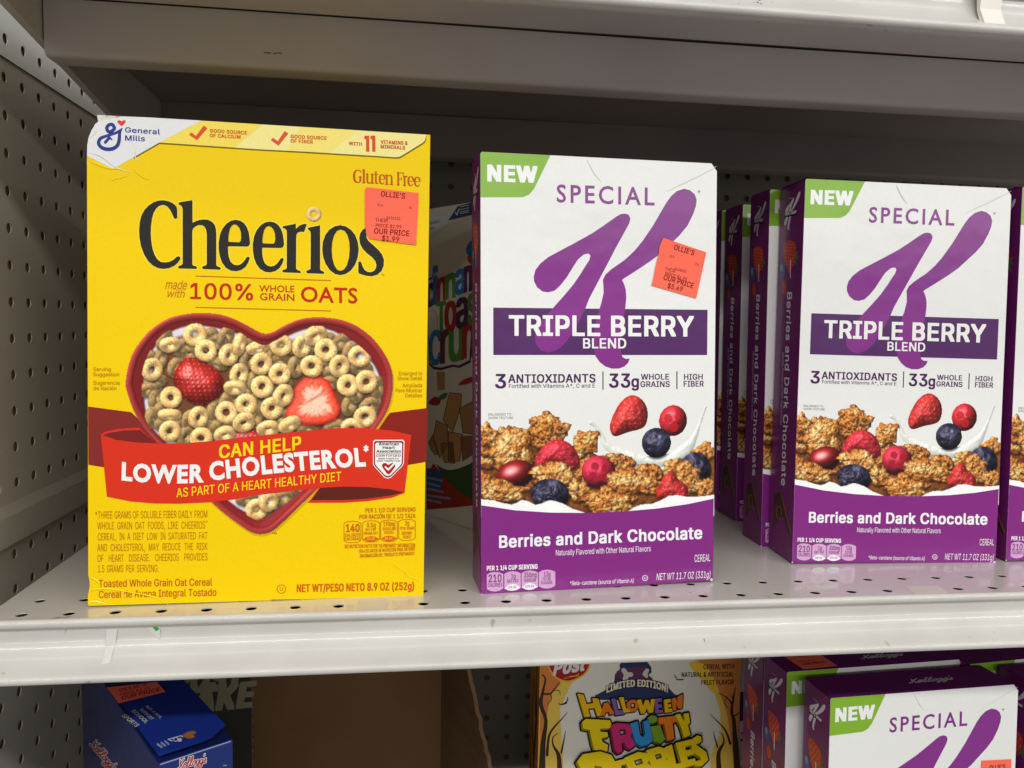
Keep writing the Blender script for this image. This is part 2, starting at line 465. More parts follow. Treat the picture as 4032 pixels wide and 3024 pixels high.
def flake(P, cx, cy, rx, ry, rot, seed, tone=0.0, rough=1.0):
    ca, sa = math.cos(rot), math.sin(rot); dx, dy = P.X - cx, P.Y - cy
    a = (dx * ca + dy * sa) / rx; b = (-dx * sa + dy * ca) / ry; r = np.hypot(a, b); th = np.arctan2(b, a)
    edge = 1 + 0.50 * (vnoise(th * 2.2 + seed * 7.1, th * 0 + seed) - 0.5) + 0.42 * (fbm(P.X, P.Y, 30, 3, seed) - 0.5) + 0.10 * (fbm(P.X, P.Y, 7, 2, seed) - 0.5)
    q = r / edge; m = q < 1; R = (rx + ry) / 2
    w = fbm(P.X, P.Y, 18, 2, seed + 4) * 10
    n = fbm(P.X + w, P.Y + w, 13, 4, seed + 1)
    H = 0.42 * R * np.sqrt(np.clip(1 - q * q, 0, 1)) + 20 * rough * n
    t = fbm(P.X, P.Y, 34, 3, seed + 2)
    c = mix(np.array([196, 118, 46.]), np.array([236, 184, 112.]), (t - 0.45) * 3 + tone)
    c = mix(c, np.array([104, 52, 22.]), (0.43 - n) * 6 - tone)
    c = mix(c, np.array([96, 48, 22.]), (q - 0.88) * 5)
    P.shadow(m, 3, 7, 0.5); P.solid(m, H, c, 0.50, 0.42, gl=22)

def heart_picture():
    k, ox, oy = 0.56065, 480.0, 1200.0
    Z = lambda pts: z(pts, ox, oy, k)
    outer = Z([(20, 590), (18, 540), (30, 460), (60, 360), (120, 260), (210, 165), (320, 98), (450, 66), (570, 60), (690, 72), (790, 105), (880, 150), (950, 190),
               (1000, 205), (1055, 192), (1130, 150), (1230, 108), (1330, 92), (1450, 95), (1570, 120), (1680, 175), (1770, 255), (1840, 350), (1885, 450),
               (1898, 540), (1890, 640), (1862, 740), (1800, 850), (1700, 970), (1560, 1110), (1350, 1315), (1150, 1510), (1060, 1590), (990, 1615), (920, 1610),
               (830, 1560), (620, 1390), (300, 1040), (150, 870), (70, 740)])
    inner = Z([(145, 600), (146, 480), (190, 350), (260, 245), (340, 188), (440, 152), (560, 148), (700, 172), (810, 205), (905, 265), (990, 300), (1070, 270),
               (1200, 200), (1330, 165), (1480, 185), (1640, 290), (1750, 400), (1810, 520), (1817, 650), (1790, 760), (1700, 880), (1350, 1210), (1100, 1425),
               (1000, 1500), (950, 1505), (890, 1480), (720, 1370), (300, 975), (190, 850), (150, 720)])
    outer = smooth_loop(outer, 3); inner = smooth_loop(inner, 3)
    P = Paint(486, 1228, 1550, 2110, 2.4)
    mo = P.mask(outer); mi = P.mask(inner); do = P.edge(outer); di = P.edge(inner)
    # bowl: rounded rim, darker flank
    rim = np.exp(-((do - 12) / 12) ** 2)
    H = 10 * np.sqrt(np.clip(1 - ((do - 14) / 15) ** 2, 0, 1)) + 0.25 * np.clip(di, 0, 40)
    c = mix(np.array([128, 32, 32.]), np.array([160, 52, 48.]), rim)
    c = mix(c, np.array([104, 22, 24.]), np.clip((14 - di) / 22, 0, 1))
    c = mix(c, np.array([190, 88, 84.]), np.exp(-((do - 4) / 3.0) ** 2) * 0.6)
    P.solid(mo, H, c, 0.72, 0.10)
    # milk at the rim, brown shade between the rings
    dd = np.where(mi, di, 0)
    tx = (P.X - ox) / k; ty = (P.Y - oy) / k
    milkw = 20 + 26 * np.exp(-((tx - 700) / 260) ** 2 - ((ty - 200) / 120) ** 2) + 34 * np.exp(-((tx - 1660) / 180) ** 2 - ((ty - 330) / 200) ** 2) + 60 * (ty > 1280)
    c = mix(np.array([232, 224, 228.]), np.array([120, 74, 44.]), (dd - milkw) / 16)
    c = mix(c, np.array([86, 40, 30.]), (7 - dd) / 8)
    P.fill(mi, c)
    # oat rings: (x, y, tilt, direction, front?)
    rings = [(507, 215, 15, 45, 1), (332, 285, 55, 80, 1), (583, 325, 10, 0, 2), (660, 262, 50, 100, 0), (720, 225, 60, 30, 0), (818, 282, 72, 15, 1), (742, 358, 35, 10, 1),
             (463, 340, 50, 90, 0), (262, 380, 60, 20, 0), (205, 458, 30, 15, 1), (228, 540, 68, 80, 0), (372, 440, 58, 30, 0), (660, 415, 72, 110, 0), (232, 655, 62, 10, 0),
             (337, 655, 12, 0, 1), (203, 790, 68, 15, 0), (328, 775, 78, 90, 1), (530, 795, 38, 20, 1), (460, 812, 60, 30, 0), (640, 748, 65, 15, 0), (727, 760, 15, 0, 1),
             (815, 495, 45, 15, 1), (787, 587, 60, 95, 2), (866, 702, 15, 60, 1), (738, 665, 68, 40, 0), (948, 305, 72, 75, 1), (888, 385, 45, 30, 0), (972, 420, 25, 30, 1),
             (978, 580, 12, 0, 2), (920, 540, 60, 10, 0), (330, 890, 20, 40, 1), (440, 930, 45, 20, 0), (550, 940, 15, 90, 1), (660, 860, 70, 60, 0), (715, 915, 50, 70, 1),
             (850, 830, 40, 60, 1), (1112, 290, 20, 60, 1), (1256, 298, 42, 15, 1), (1352, 222, 45, 60, 1), (1425, 322, 15, 0, 2), (1520, 270, 55, 60, 0), (1662, 365, 22, 80, 1),
             (1095, 390, 65, 80, 0), (1102, 490, 15, 30, 1), (1215, 440, 50, 10, 0), (1325, 435, 15, 90, 2), (1520, 435, 35, 15, 1), (1670, 450, 68, 95, 0), (1125, 642, 42, 25, 2),
             (1047, 730, 20, 40, 1), (1580, 570, 15, 0, 2), (1708, 545, 22, 30, 1), (1785, 585, 70, 5, 0), (1590, 710, 58, 20, 0), (1730, 715, 50, 60, 0), (1700, 790, 22, 70, 1),
             (1020, 875, 52, 80, 1), (1170, 845, 66, 60, 1), (1490, 862, 60, 80, 0), (1608, 868, 40, 90, 1), (940, 1440, 25, 50, 1), (1025, 1385, 42, 30, 1), (1130, 1355, 50, 70, 0),
             (870, 1365, 62, 80, 0), (1250, 1290, 60, 60, 0), (560, 640, 60, 30, 0), (290, 250, 60, 20, 0), (600, 230, 55, 60, 0), (560, 270, 60, 120, 0), (420, 300, 60, 40, 0), (770, 330, 60, 100, 0), (850, 300, 60, 60, 0), (1050, 360, 60, 30, 0), (1170, 300, 55, 80, 0), (1300, 290, 60, 20, 0), (1400, 390, 60, 70, 0), (1600, 330, 55, 30, 0), (1480, 480, 60, 90, 0), (1640, 620, 60, 10, 0), (1030, 620, 60, 40, 0), (1110, 560, 60, 90, 0), (860, 600, 60, 20, 0), (790, 660, 55, 80, 0), (930, 690, 60, 40, 0), (980, 660, 60, 100, 0), (270, 740, 60, 50, 0), (300, 840, 60, 80, 0), (400, 860, 55, 20, 0), (580, 870, 60, 50, 0), (760, 860, 60, 90, 0), (930, 800, 60, 20, 0), (1100, 800, 60, 60, 0), (180, 600, 60, 80, 0), (180, 390, 55, 60, 0), (980, 1450, 60, 70, 0), (1440, 560, 60, 70, 0), (1300, 870, 66, 80, 0), (700, 1290, 50, 20, 0), (1420, 250, 60, 90, 0)]
    rnd = np.random.RandomState(3)
    def splat(which, z0):
        ZB = np.full(P.X.shape, -1e9); RGB = np.zeros(P.X.shape + (3,))
        for (rx, ry, ti, ph, fr) in rings:
            if fr not in which: continue
            cx, cy = ox + rx * k, oy + ry * k
            R0, a = 30.0 * rnd.uniform(.94, 1.05), 14.6 * rnd.uniform(.95, 1.06)
            if ti > 60: a *= 1.1
            U, Vv = np.meshgrid(np.linspace(0, 2 * np.pi, 260, endpoint=False), np.linspace(0, 2 * np.pi, 100, endpoint=False))
            ss = rnd.uniform(0, 50)
            aa = a * (1 + 0.16 * (vnoise(U * 1.6 + ss, U * 0 + ss) - 0.5) + 0.08 * (vnoise(U * 5 + ss, Vv * 3) - 0.5))
            x = (R0 + aa * np.cos(Vv)) * np.cos(U); y = (R0 + aa * np.cos(Vv)) * np.sin(U) * 0.97; zz = aa * np.sin(Vv) * 0.95
            nx, ny, nz = np.cos(Vv) * np.cos(U), np.cos(Vv) * np.sin(U), np.sin(Vv)
            t = math.radians(ti); f = math.radians(ph)
            def rot(x, y, zz):
                u = x * math.cos(f) + y * math.sin(f); w = -x * math.sin(f) + y * math.cos(f)
                u, q = u * math.cos(t) + zz * math.sin(t), -u * math.sin(t) + zz * math.cos(t)
                return u * math.cos(f) - w * math.sin(f), u * math.sin(f) + w * math.cos(f), q
            X, Y, Q = rot(x, y, zz); NX, NY, NZ = rot(nx, ny, nz)
            tex = fbm(U * R0 + 90 * ss, Vv * a + ss * 31, 7.0, 3, 1)
            spk = fbm(U * R0 + 33 * ss, Vv * a + ss * 11, 3.2, 2, 4)
            NX = NX + 0.5 * (tex - 0.5); NY = NY + 0.5 * (spk - 0.5)
            L = np.array([-0.40, -0.55, 0.73]); d = np.clip(NX * L[0] + NY * L[1] + NZ * L[2], 0, 1.05)
            c = mix(np.array([222, 174, 104.]), np.array([248, 220, 162.]), (tex - 0.35) * 2.4)
            c = mix(c, np.array([150, 98, 48.]), (0.34 - spk) * 7)
            c = c * (0.74 + 0.68 * d)[..., None] * (0.70 if fr == 0 else 1.0)
            ix = np.round((cx + X - P.x0) / P.st).astype(int).ravel(); iy = np.round((cy + Y - P.y0) / P.st).astype(int).ravel()
            zv = (Q + z0 + 16 * fr).ravel(); cc = c.reshape(-1, 3) / 255
            ok = (ix >= 0) & (iy >= 0) & (ix < ZB.shape[1]) & (iy < ZB.shape[0]) & (NZ.ravel() > -0.05)
            ix, iy, zv, cc = ix[ok], iy[ok], zv[ok], cc[ok]
            o = np.argsort(zv); ix, iy, zv, cc = ix[o], iy[o], zv[o], cc[o]
            better = zv > ZB[iy, ix]; ix, iy, zv, cc = ix[better], iy[better], zv[better], cc[better]
            # contact shade thrown by this ring on what is already there
            hit = np.zeros(ZB.shape, bool); hit[iy, ix] = True
            sh = hit.astype(float); sh = np.roll(sh, (3, 1), (0, 1))
            for _ in range(3): sh = (sh + np.roll(sh, 1, 0) + np.roll(sh, -1, 0) + np.roll(sh, 1, 1) + np.roll(sh, -1, 1)) / 5
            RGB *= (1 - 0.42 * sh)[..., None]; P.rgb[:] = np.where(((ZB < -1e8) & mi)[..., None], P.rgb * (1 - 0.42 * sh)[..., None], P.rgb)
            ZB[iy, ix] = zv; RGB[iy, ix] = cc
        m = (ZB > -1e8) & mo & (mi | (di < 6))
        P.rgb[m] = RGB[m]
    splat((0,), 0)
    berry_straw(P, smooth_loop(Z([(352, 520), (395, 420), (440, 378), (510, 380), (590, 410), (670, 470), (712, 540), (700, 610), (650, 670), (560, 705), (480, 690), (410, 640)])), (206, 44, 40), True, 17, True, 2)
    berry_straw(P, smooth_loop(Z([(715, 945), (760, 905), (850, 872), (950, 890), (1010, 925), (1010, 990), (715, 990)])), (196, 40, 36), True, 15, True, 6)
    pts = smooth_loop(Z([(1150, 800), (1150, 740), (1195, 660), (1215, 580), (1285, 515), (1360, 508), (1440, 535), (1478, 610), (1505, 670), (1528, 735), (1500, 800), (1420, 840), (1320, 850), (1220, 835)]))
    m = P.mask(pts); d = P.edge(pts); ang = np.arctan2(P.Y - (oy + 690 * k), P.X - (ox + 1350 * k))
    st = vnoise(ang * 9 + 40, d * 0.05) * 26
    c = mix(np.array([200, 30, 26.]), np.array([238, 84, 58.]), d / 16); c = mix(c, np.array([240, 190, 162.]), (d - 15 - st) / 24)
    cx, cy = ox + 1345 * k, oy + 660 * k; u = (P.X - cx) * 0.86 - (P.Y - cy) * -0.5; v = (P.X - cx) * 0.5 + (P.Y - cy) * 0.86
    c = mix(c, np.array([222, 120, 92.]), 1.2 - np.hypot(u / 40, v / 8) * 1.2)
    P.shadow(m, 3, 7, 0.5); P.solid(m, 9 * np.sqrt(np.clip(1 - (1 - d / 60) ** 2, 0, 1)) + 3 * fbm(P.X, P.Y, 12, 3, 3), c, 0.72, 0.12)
    splat((1, 2), 0)
    P.alpha[:] = mo
    # soften: the print is a photograph
    s = P.rgb; P.rgb = (4 * s + np.roll(s, 1, 0) + np.roll(s, -1, 0) + np.roll(s, 1, 1) + np.roll(s, -1, 1)) / 8
    return P, outer

def flakes_picture():
    ox, oy, k = 1840.0, 1180.0, 0.47016
    P = Paint(1889, 1546, 2818, 2032, 2.3)
    E_ = lambda x, y: (ox + x * k, oy + y * k)
    # cream splash
    arm = smooth_line([(1035, 1025, 46), (1078, 1060, 30), (1125, 1130, 40), (1165, 1215, 60), (1260, 1270, 84), (1400, 1325, 96), (1550, 1358, 92), (1700, 1330, 96),
                       (1830, 1255, 110), (1895, 1165, 64), (1945, 1045, 36), (1995, 900, 30)], 8)
    D = np.full(P.X.shape, 1e9); W = np.zeros(P.X.shape)
    for (x, y, w) in arm:
        px, py = E_(x, y); q = np.hypot(P.X - px, P.Y - py) - w * k / 2
        D = np.minimum(D, q)
    body = P.mask([E_(*p) for p in [(1150, 1240), (1300, 1300), (1550, 1370), (1800, 1290), (1800, 1560), (1150, 1560)]])
    m = (D < 0) | body
    H = 9 * np.sqrt(np.clip(-D / 18, 0, 1)) + 8 * fbm(P.X, P.Y, 46, 3, 9)
    P.solid(m, H, np.array([212, 214, 204.]), 0.72, 0.10)
    base = P.mask([E_(*p) for p in [(90, 1180), (300, 1230), (500, 1200), (800, 1230), (1000, 1250), (1300, 1400), (1450, 1480), (1700, 1450), (1850, 1400), (2000, 1320), (2090, 1320), (2090, 1800), (90, 1800)]])
    P.fill(base, mix(np.array([92, 48, 22.]), np.array([150, 92, 44.]), fbm(P.X, P.Y, 16, 4, 8) * 2 - 0.5))
    FL = [(165, 1120, 105, 95, .3, 1, .1, 1), (150, 1330, 90, 90, 0, 2, -.1, 1), (690, 1090, 165, 150, .3, 3, -.15, 1.3), (990, 1210, 110, 125, .8, 4, .25, 1.3), (360, 1260, 190, 200, 1.0, 5, .15, 1),
          (1280, 1380, 140, 95, .4, 6, -.1, 1), (1990, 1275, 100, 75, -.4, 7, .1, 1.2), (1735, 1400, 100, 75, -.4, 8, 0, 1.2), (960, 1440, 110, 130, .2, 9, -.45, 1), (130, 1510, 75, 80, .5, 10, .0, 1),
          (1130, 1400, 120, 120, .1, 21, -.4, 1), (600, 1500, 160, 120, .1, 22, -.35, 1), (1500, 1480, 150, 90, .1, 23, -.3, 1.2)]
    for f in FL: flake(P, *E_(f[0], f[1]), f[2] * k, f[3] * k, f[4], f[5], f[6], f[7])
    berry_straw(P, smooth_loop([E_(*p) for p in [(565, 1330), (620, 1240), (680, 1185), (760, 1165), (850, 1190), (910, 1260), (945, 1350), (930, 1400), (880, 1430), (800, 1390), (720, 1380), (640, 1410), (580, 1400)]]), (212, 44, 62), True, 19, False, 4)
    berry_round(P, *E_(400, 1455), 158 * k, 118 * k, -.3, (134, 24, 26), 0.75)
    flake(P, *E_(715, 1475), 190 * k, 118 * k, .1, 11, .1, 1)
    a, b, mm = berry_round(P, *E_(1100, 1440), 145 * k, 135 * k, .4, (206, 48, 72), 0.2, 6, 5)
    for (u, v) in ((-.32, -.25), (.28, -.38), (-.22, .35), (.36, .2)):
        q = np.hypot(a - u, b - v) < 0.24; P.fill(mm & q, (168, 24, 46), 0.8)
    flake(P, *E_(930, 1590), 110 * k, 90 * k, .2, 13, -.1, 1.3)
    flake(P, *E_(1370, 1530), 195 * k, 112 * k, -.1, 14, .1, 1.2); flake(P, *E_(1535, 1555), 85 * k, 85 * k, 0, 15, 0, 1.4)
    berry_round(P, *E_(1912, 1420), 132 * k, 142 * k, .1, (34, 32, 52), 0.3, 15, 8, (96, 96, 128))
    flake(P, *E_(1850, 1500), 128 * k, 120 * k, .6, 16, .05, 1.3)
    berry_straw(P, [E_(*p) for p in [(1578, 1610), (1640, 1490), (1700, 1438), (1735, 1450), (1770, 1505), (1850, 1565), (1857, 1640), (1840, 1690), (1700, 1695), (1590, 1665)]], (218, 52, 54), True, 21, False, 7)
    flake(P, *E_(300, 1600), 205 * k, 85 * k, .12, 12, .2, 1.4)
    berry_round(P, *E_(692, 1625), 162 * k, 132 * k, .1, (32, 30, 48), 0.3, 16, 9, (98, 96, 128))
    flake(P, *E_(2000, 1600), 80 * k, 105 * k, .1, 18, -.1, 1.2)
    flake(P, *E_(1180, 1690), 228 * k, 118 * k, .05, 17, .2, 1.3)
    # berries in the air
    a, b, mm = berry_round(P, *E_(1725, 1012), 120 * k, 132 * k, .1, (206, 46, 54), 0.35, 5, 5)
    for (u, v, r) in ((-.35, -.1, .30), (.12, .42, .30), (.30, -.22, .2)):
        q = np.hypot(a - u, b - v) < r; P.fill(mm & q, (196, 26, 32), 0.75)
    berry_straw(P, smooth_loop([E_(*p) for p in [(1195, 1030), (1240, 920), (1300, 835), (1370, 797), (1440, 812), (1500, 880), (1515, 980), (1480, 1070), (1350, 1110), (1240, 1145), (1197, 1100)]]), (218, 56, 56), True, 19, False, 5)
    berry_round(P, *E_(1585, 1197), 125 * k, 128 * k, .1, (40, 38, 58), 0.35, 12, 3, (92, 90, 120))
    # milk along the bottom
    R3 = lambda pts: z(pts, 1840, 1900, 0.47016)
    milk = R3([(90, 130), (150, 134), (220, 142), (300, 165), (370, 178), (410, 165), (455, 138), (510, 150), (570, 182), (620, 170), (680, 145), (730, 148), (800, 170), (880, 215), (980, 248),
               (990, 270), (1330, 270), (1340, 242), (1400, 205), (1460, 182), (1540, 180), (1620, 150), (1690, 112), (1760, 105), (1850, 122), (1950, 118), (2085, 104), (2085, 290), (90, 290)])
    mk = P.mask(milk); dk = P.edge(milk)
    P.shadow(mk, 0, -2, 0.8, 2)
    P.solid(mk, 10 * np.sqrt(np.clip(1 - (1 - np.clip(dk / 16, 0, 1)) ** 2, 0, 1)), np.array([234, 234, 226.]), 0.75, 0.05)
    # left and right edge of the panel
    P.alpha[(P.X < 1892) | (P.X > 2815)] = 0
    s = P.rgb; P.rgb = (4 * s + np.roll(s, 1, 0) + np.roll(s, -1, 0) + np.roll(s, 1, 1) + np.roll(s, -1, 1)) / 8
    return P

def one_ring(cx, cy, r):
    P = Paint(cx - r * 1.15, cy - r * 1.15, cx + r * 1.15, cy + r * 1.15, 1.6)
    q = np.hypot(P.X - cx, P.Y - cy); m = (q < r) & (q > r * 0.36); t = np.clip(1 - ((q - r * .68) / (r * .34)) ** 2, 0, 1)
    P.solid(m, 0.33 * r * np.sqrt(t) + 2 * fbm(P.X, P.Y, 6, 3, 2), mix(np.array([214, 170, 108.]), np.array([238, 208, 156.]), fbm(P.X, P.Y, 6, 3, 5)), 0.62, 0.0)
    return P

# ------------------------------------------------------------------ the shelving
PITCH = 25.4
def holed_cells(g, core, nu, nv, u0, v0, r, to3, skip=None, du=PITCH, dv=PITCH, voff=None, deep=0.8, n=12):
    """a sheet of square cells, each with a round hole and its short wall"""
    for j in range(nv):
        for i in range(nu):
            cx = u0 + i * du; cy = v0 + j * dv
            vo = 0.0 if voff is None else voff
            x0, x1, y0, y1 = cx - du / 2, cx + du / 2, cy - dv / 2, cy + dv / 2
            if skip and skip(i, j):
                g.add([to3(x0, y0, 0), to3(x1, y0, 0), to3(x1, y1, 0), to3(x0, y1, 0)], [(0, 1, 2, 3)]); continue
            V = []; 
            for k in range(n):
                t = 2 * math.pi * (k + 0.5) / n; c, s = math.cos(t), math.sin(t)
                m = min((du / 2) / max(abs(c), 1e-9), (dv / 2) / max(abs(s), 1e-9))
                V.append((cx + c * m, cy + s * m))
            inner = [(cx + r * math.cos(2 * math.pi * (k + .5) / n), cy + vo + r * math.sin(2 * math.pi * (k + .5) / n)) for k in range(n)]
            corners = [(x1, y1), (x0, y1), (x0, y0), (x1, y0)]
            pts = [to3(a, b, 0) for a, b in V] + [to3(a, b, 0) for a, b in inner] + [to3(a, b, deep) for a, b in inner] + [to3(a, b, 0) for a, b in corners]
            F = []
            for k in range(n):
                k2 = (k + 1) % n; F.append((k, k2, n + k2, n + k)); F.append((n + k, n + k2, 2 * n + k2, 2 * n + k))
            q = n // 4
            for c_, k in enumerate((q * 0 + q // 2, q + q // 2, 2 * q + q // 2, 3 * q + q // 2)):
                ka, kb = (k - 1 + n) % n, k
                # fill the square's corner between the two ring points either side of it
                best = None
                for kk in range(n):
                    a, b = V[kk], V[(kk + 1) % n]; cc = corners[c_]
                    if abs(a[0] - b[0]) > 1e-6 and abs(a[1] - b[1]) > 1e-6 and math.hypot(a[0] - cc[0], a[1] - cc[1]) + math.hypot(b[0] - cc[0], b[1] - cc[1]) < du * 0.8: best = kk
                if best is not None: F.append((best, 3 * n + c_, (best + 1) % n))
            g.add(pts, F)
    if core is not None:
        a, b, c, d = u0 - du / 2, u0 + (nu - .5) * du, v0 - dv / 2, v0 + (nv - .5) * dv
        core.add([to3(a, c, 2.2), to3(b, c, 2.2), to3(b, d, 2.2), to3(a, d, 2.2)], [(0, 1, 2, 3)])

M_TRAY_SHADE = paint_mat("tray_inside_shade", (70, 62, 54), 0.8, 0.1)  # dark colour paints in the shade seen through the deck holes
XW = -274.7; YB = 447.0; XR = 760.0
# --- left end wall of pegboard
peg = prop(empty("pegboard_wall", (XW, 120, -400)), "grey pegboard end wall with rows of round holes, left of the yellow box", "pegboard")
def P_(o, par=peg): 
    o.parent = par; o.matrix_parent_inverse = Matrix.Translation(-par.location); return o
ny = 20; y0 = 119.8 - 6 * PITCH
def lw(u, v, d): return (XW - d, u, v)
g = Geo(); c = Geo(); holed_cells(g, c, ny, 12, y0, 255.8 - 8 * PITCH, 3.7, lw, None)
P_(g.obj("main_panel", M_PEG)); P_(c.obj("hole_backing", M_HOLE))
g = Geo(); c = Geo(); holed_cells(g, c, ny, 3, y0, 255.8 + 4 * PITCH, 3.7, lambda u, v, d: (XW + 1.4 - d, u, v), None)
P_(g.obj("top_panel", M_PEG_LIT)); P_(c.obj("hole_backing", M_HOLE))  # strip split off so its pale colour can paint the lit band
ya, yb = y0 - PITCH / 2, y0 + (ny - .5) * PITCH
zt = 255.8 - 8.5 * PITCH
g = Geo(); g.add([(XW, ya, zt), (XW, yb, zt), (XW + 2.2, yb, 32), (XW + 2.2, ya, 32), (XW + 2.2, ya, 11.5), (XW + 2.2, yb, 11.5), (XW - 3, yb, 9.2), (XW - 3, ya, 9.2)], [(0, 1, 2, 3), (3, 2, 5, 4), (4, 5, 6, 7)])
P_(g.obj("seam_band", M_PEG))
g = Geo(); c = Geo(); z1 = 0.8
holed_cells(g, c, ny, 16, y0, z1 - 15 * PITCH, 3.7, lambda u, v, d: (XW - 3 - d, u, v), None)
P_(g.obj("lower_panel", M_PEG)); P_(c.obj("hole_backing", M_HOLE))
# --- back wall of pegboard
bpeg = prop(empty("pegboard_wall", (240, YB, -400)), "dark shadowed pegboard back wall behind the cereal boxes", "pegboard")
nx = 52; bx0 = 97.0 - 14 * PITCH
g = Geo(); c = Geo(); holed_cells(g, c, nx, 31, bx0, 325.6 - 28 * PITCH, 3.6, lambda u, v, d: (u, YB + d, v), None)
P_(g.obj("back_panel", M_PEG_SHADE), bpeg); P_(c.obj("hole_backing", M_HOLE), bpeg)

def front_lip(zd, x0, x1, seed):
    """the shelf's folded front edge: a rolled bead, a hollow ticket channel, a second bead"""
    prof = [(-11.5, 0.0)]
    for k in range(9):
        a = math.radians(100 + k * 25); prof.append((-14.6 + 2.7 * math.cos(a), -0.3 + 2.7 * math.sin(a)))
    prof += [(-13.6, -3.6), (-13.3, -5.0)]
    for k in range(15):      # hollow channel, a smooth sweep outwards to the lower bead
        t = k / 14; prof.append((-13.4 - 0.6 * t - 12.6 * t ** 2.2, -6.0 - 18.6 * t + 1.2 * t ** 3))
    for k in range(9):
        a = math.radians(115 + k * 22); prof.append((-27.6 + 2.6 * math.cos(a), -27.0 + 2.6 * math.sin(a)))
    prof += [(-22, -29.2), (-16, -28.6), (-14, -24)]
    g = sweep_x([(y, zz + zd) for y, zz in prof], x0, x1, 30, 0.25, seed)
    return g
XL0 = -237.5
# --- the shelf that carries the boxes
sh = prop(empty("store_shelf", (240, 200, 0)), "cream metal shelf with a row of holes, carrying the yellow and purple boxes", "shelf")
S_ = lambda o: P_(o, sh)
g = Geo()
nxh = 50; hx0 = -218.6
to = lambda u, v, d: (u, v, -d)
x_a, x_b = hx0 - PITCH / 2, hx0 + (nxh - .5) * PITCH
g.add([(x_a, -12.9, 0), (x_b, -12.9, 0), (x_b, -PITCH / 2, 0), (x_a, -PITCH / 2, 0)], [(0, 1, 2, 3)])
holed_cells(g, None, nxh, 1, hx0, 0, 3.3, to, None, deep=0.7)
dvr = 21.2
holed_cells(g, None, nxh, 1, hx0, PITCH / 2 + dvr / 2, 3.2, to, None, dv=dvr, voff=-0.6, deep=0.7)
yr = PITCH / 2 + dvr
g.add([(x_a, yr, 0), (x_b, yr, 0), (x_b, YB - 4, 0), (x_a, YB - 4, 0)], [(0, 1, 2, 3)])
g.add([(XL0, -12.9, 0), (x_a, -12.9, 0), (x_a, YB - 4, 0), (XL0, YB - 4, 0)], [(0, 1, 2, 3)])
g.add([(XL0, -12.9, 0), (XL0, YB - 4, 0), (XL0, YB - 4, -24), (XL0, -12.9, -24)], [(0, 1, 2, 3)])
S_(g.obj("deck", M_DECK))
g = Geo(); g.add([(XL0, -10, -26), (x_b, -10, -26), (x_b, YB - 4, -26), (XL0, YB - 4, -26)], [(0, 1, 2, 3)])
S_(g.obj("tray_shade_sheet", M_TRAY_SHADE))
S_(front_lip(0, XL0 - 2, x_b, 1).obj("front_lip", M_LIP, None, True))
def lip_y(zz):   # front face of the channel at height zz
    tt = np.linspace(0, 1, 60); zs = -6.0 - 18.6 * tt + 1.2 * tt ** 3; ys = -13.4 - 0.6 * tt - 12.6 * tt ** 2.2
    return float(np.interp(-zz, -zs, ys)) if zz < -6 else -13.4
def on_lip(pts, d=0.15): return [(x, lip_y(zz) - d, zz) for x, zz in pts]
def lip_patch(name, outline, mat, d=0.15):
    """a thin scrap stuck to the hollow channel: sliced into strips that follow its curve"""
    zs = sorted({p[1] for p in outline}); 
    v, f = _curve_fill([outline]); 
    return S_(mesh_obj(name, on_lip([tuple(p) for p in v], d), f, mat))
for (x0_, x1_, za, zb, mt) in ((-168, -162.6, -4.6, -14, M_TAPE), (-167.6, -163.4, -14, -21.5, M_TAPE)):
    lip_patch("tape_scrap", [(x0_, zb), (x1_, zb + .4), (x1_ + .3, za), (x0_, za)], mt)
lip_patch("tape_scrap", [(-146.6, -4.4), (-139, -4.4), (-139, -11.4), (-142.5, -9.6), (-144.6, -6.6)], M_TAPE)
lip_patch("green_scrap", [(-143.2, -4.3), (-140.6, -4.4), (-139.2, -5.6), (-138.7, -7.4), (-141.2, -7.2)], M_GREEN, 0.3)
rnd = random.Random(11)
def chips(n, x0, x1, zlo, zhi, smin, smax):
    for _ in range(n):
        g = Geo()
        x = rnd.uniform(x0, x1); zz = rnd.uniform(zlo, zhi); w = rnd.uniform(smin, smax); h = rnd.uniform(smin, smax) * 0.8; t = rnd.uniform(0, 3)
        k = rnd.randint(5, 7); pts = [(x + w * rnd.uniform(.5, 1) * math.cos(6.283 * i / k + t), zz + h * rnd.uniform(.5, 1) * math.sin(6.283 * i / k + t)) for i in range(k)]
        g.add(on_lip(pts, 0.12), [tuple(range(k))]); S_(g.obj("paint_chip", M_MARK))
chips(18, -200, 400, -23, -19, 0.15, 0.5)
for (x, y, w, h, t) in ((-133.6, -20.3, 1.1, 1.6, .5), (181, -20.3, .55, 1.5, -.2)):
    g = Geo(); g.add(on_lip([(x + w * math.cos(a * 1.0472 + t), y + h * math.sin(a * 1.0472)) for a in range(6)], 0.14), [tuple(range(6))])
    S_(g.obj("paint_chip", M_BROWN))
# marks and tape on the deck
for (x, y, L, w, a) in ((229.0, -4.5, 9, .35, -0.9), (345.0, 22.0, 8, .3, -0.85), (181.5, 6.2, 3.4, .5, -.8), (-197, -6.4, 7, .5, .35), (-192, -5.6, 5, .4, .5), (226, -9.5, 3, .6, 0), (259.0, -9.8, 2, .5, 0)):
    c_, s_ = math.cos(a), math.sin(a)
    g = Geo(); g.add([(x - L * c_ / 2, y - L * s_ / 2, .06), (x + w, y - w, .06), (x + L * c_ / 2, y + L * s_ / 2, .06), (x - w * s_, y + w, .06)], [(0, 1, 2, 3)])
    S_(g.obj("scuff_mark", M_MARK))
M_CLEAR = paint_mat("clear_tape", (196, 189, 178), 0.4, 0.4, 0.03, 60)
g = Geo(); g.add([(329, -9, .08), (352, -9.5, .08), (356, 6, .08), (333, 7, .08)], [(0, 1, 2, 3)]); S_(g.obj("tape_scrap", M_CLEAR))
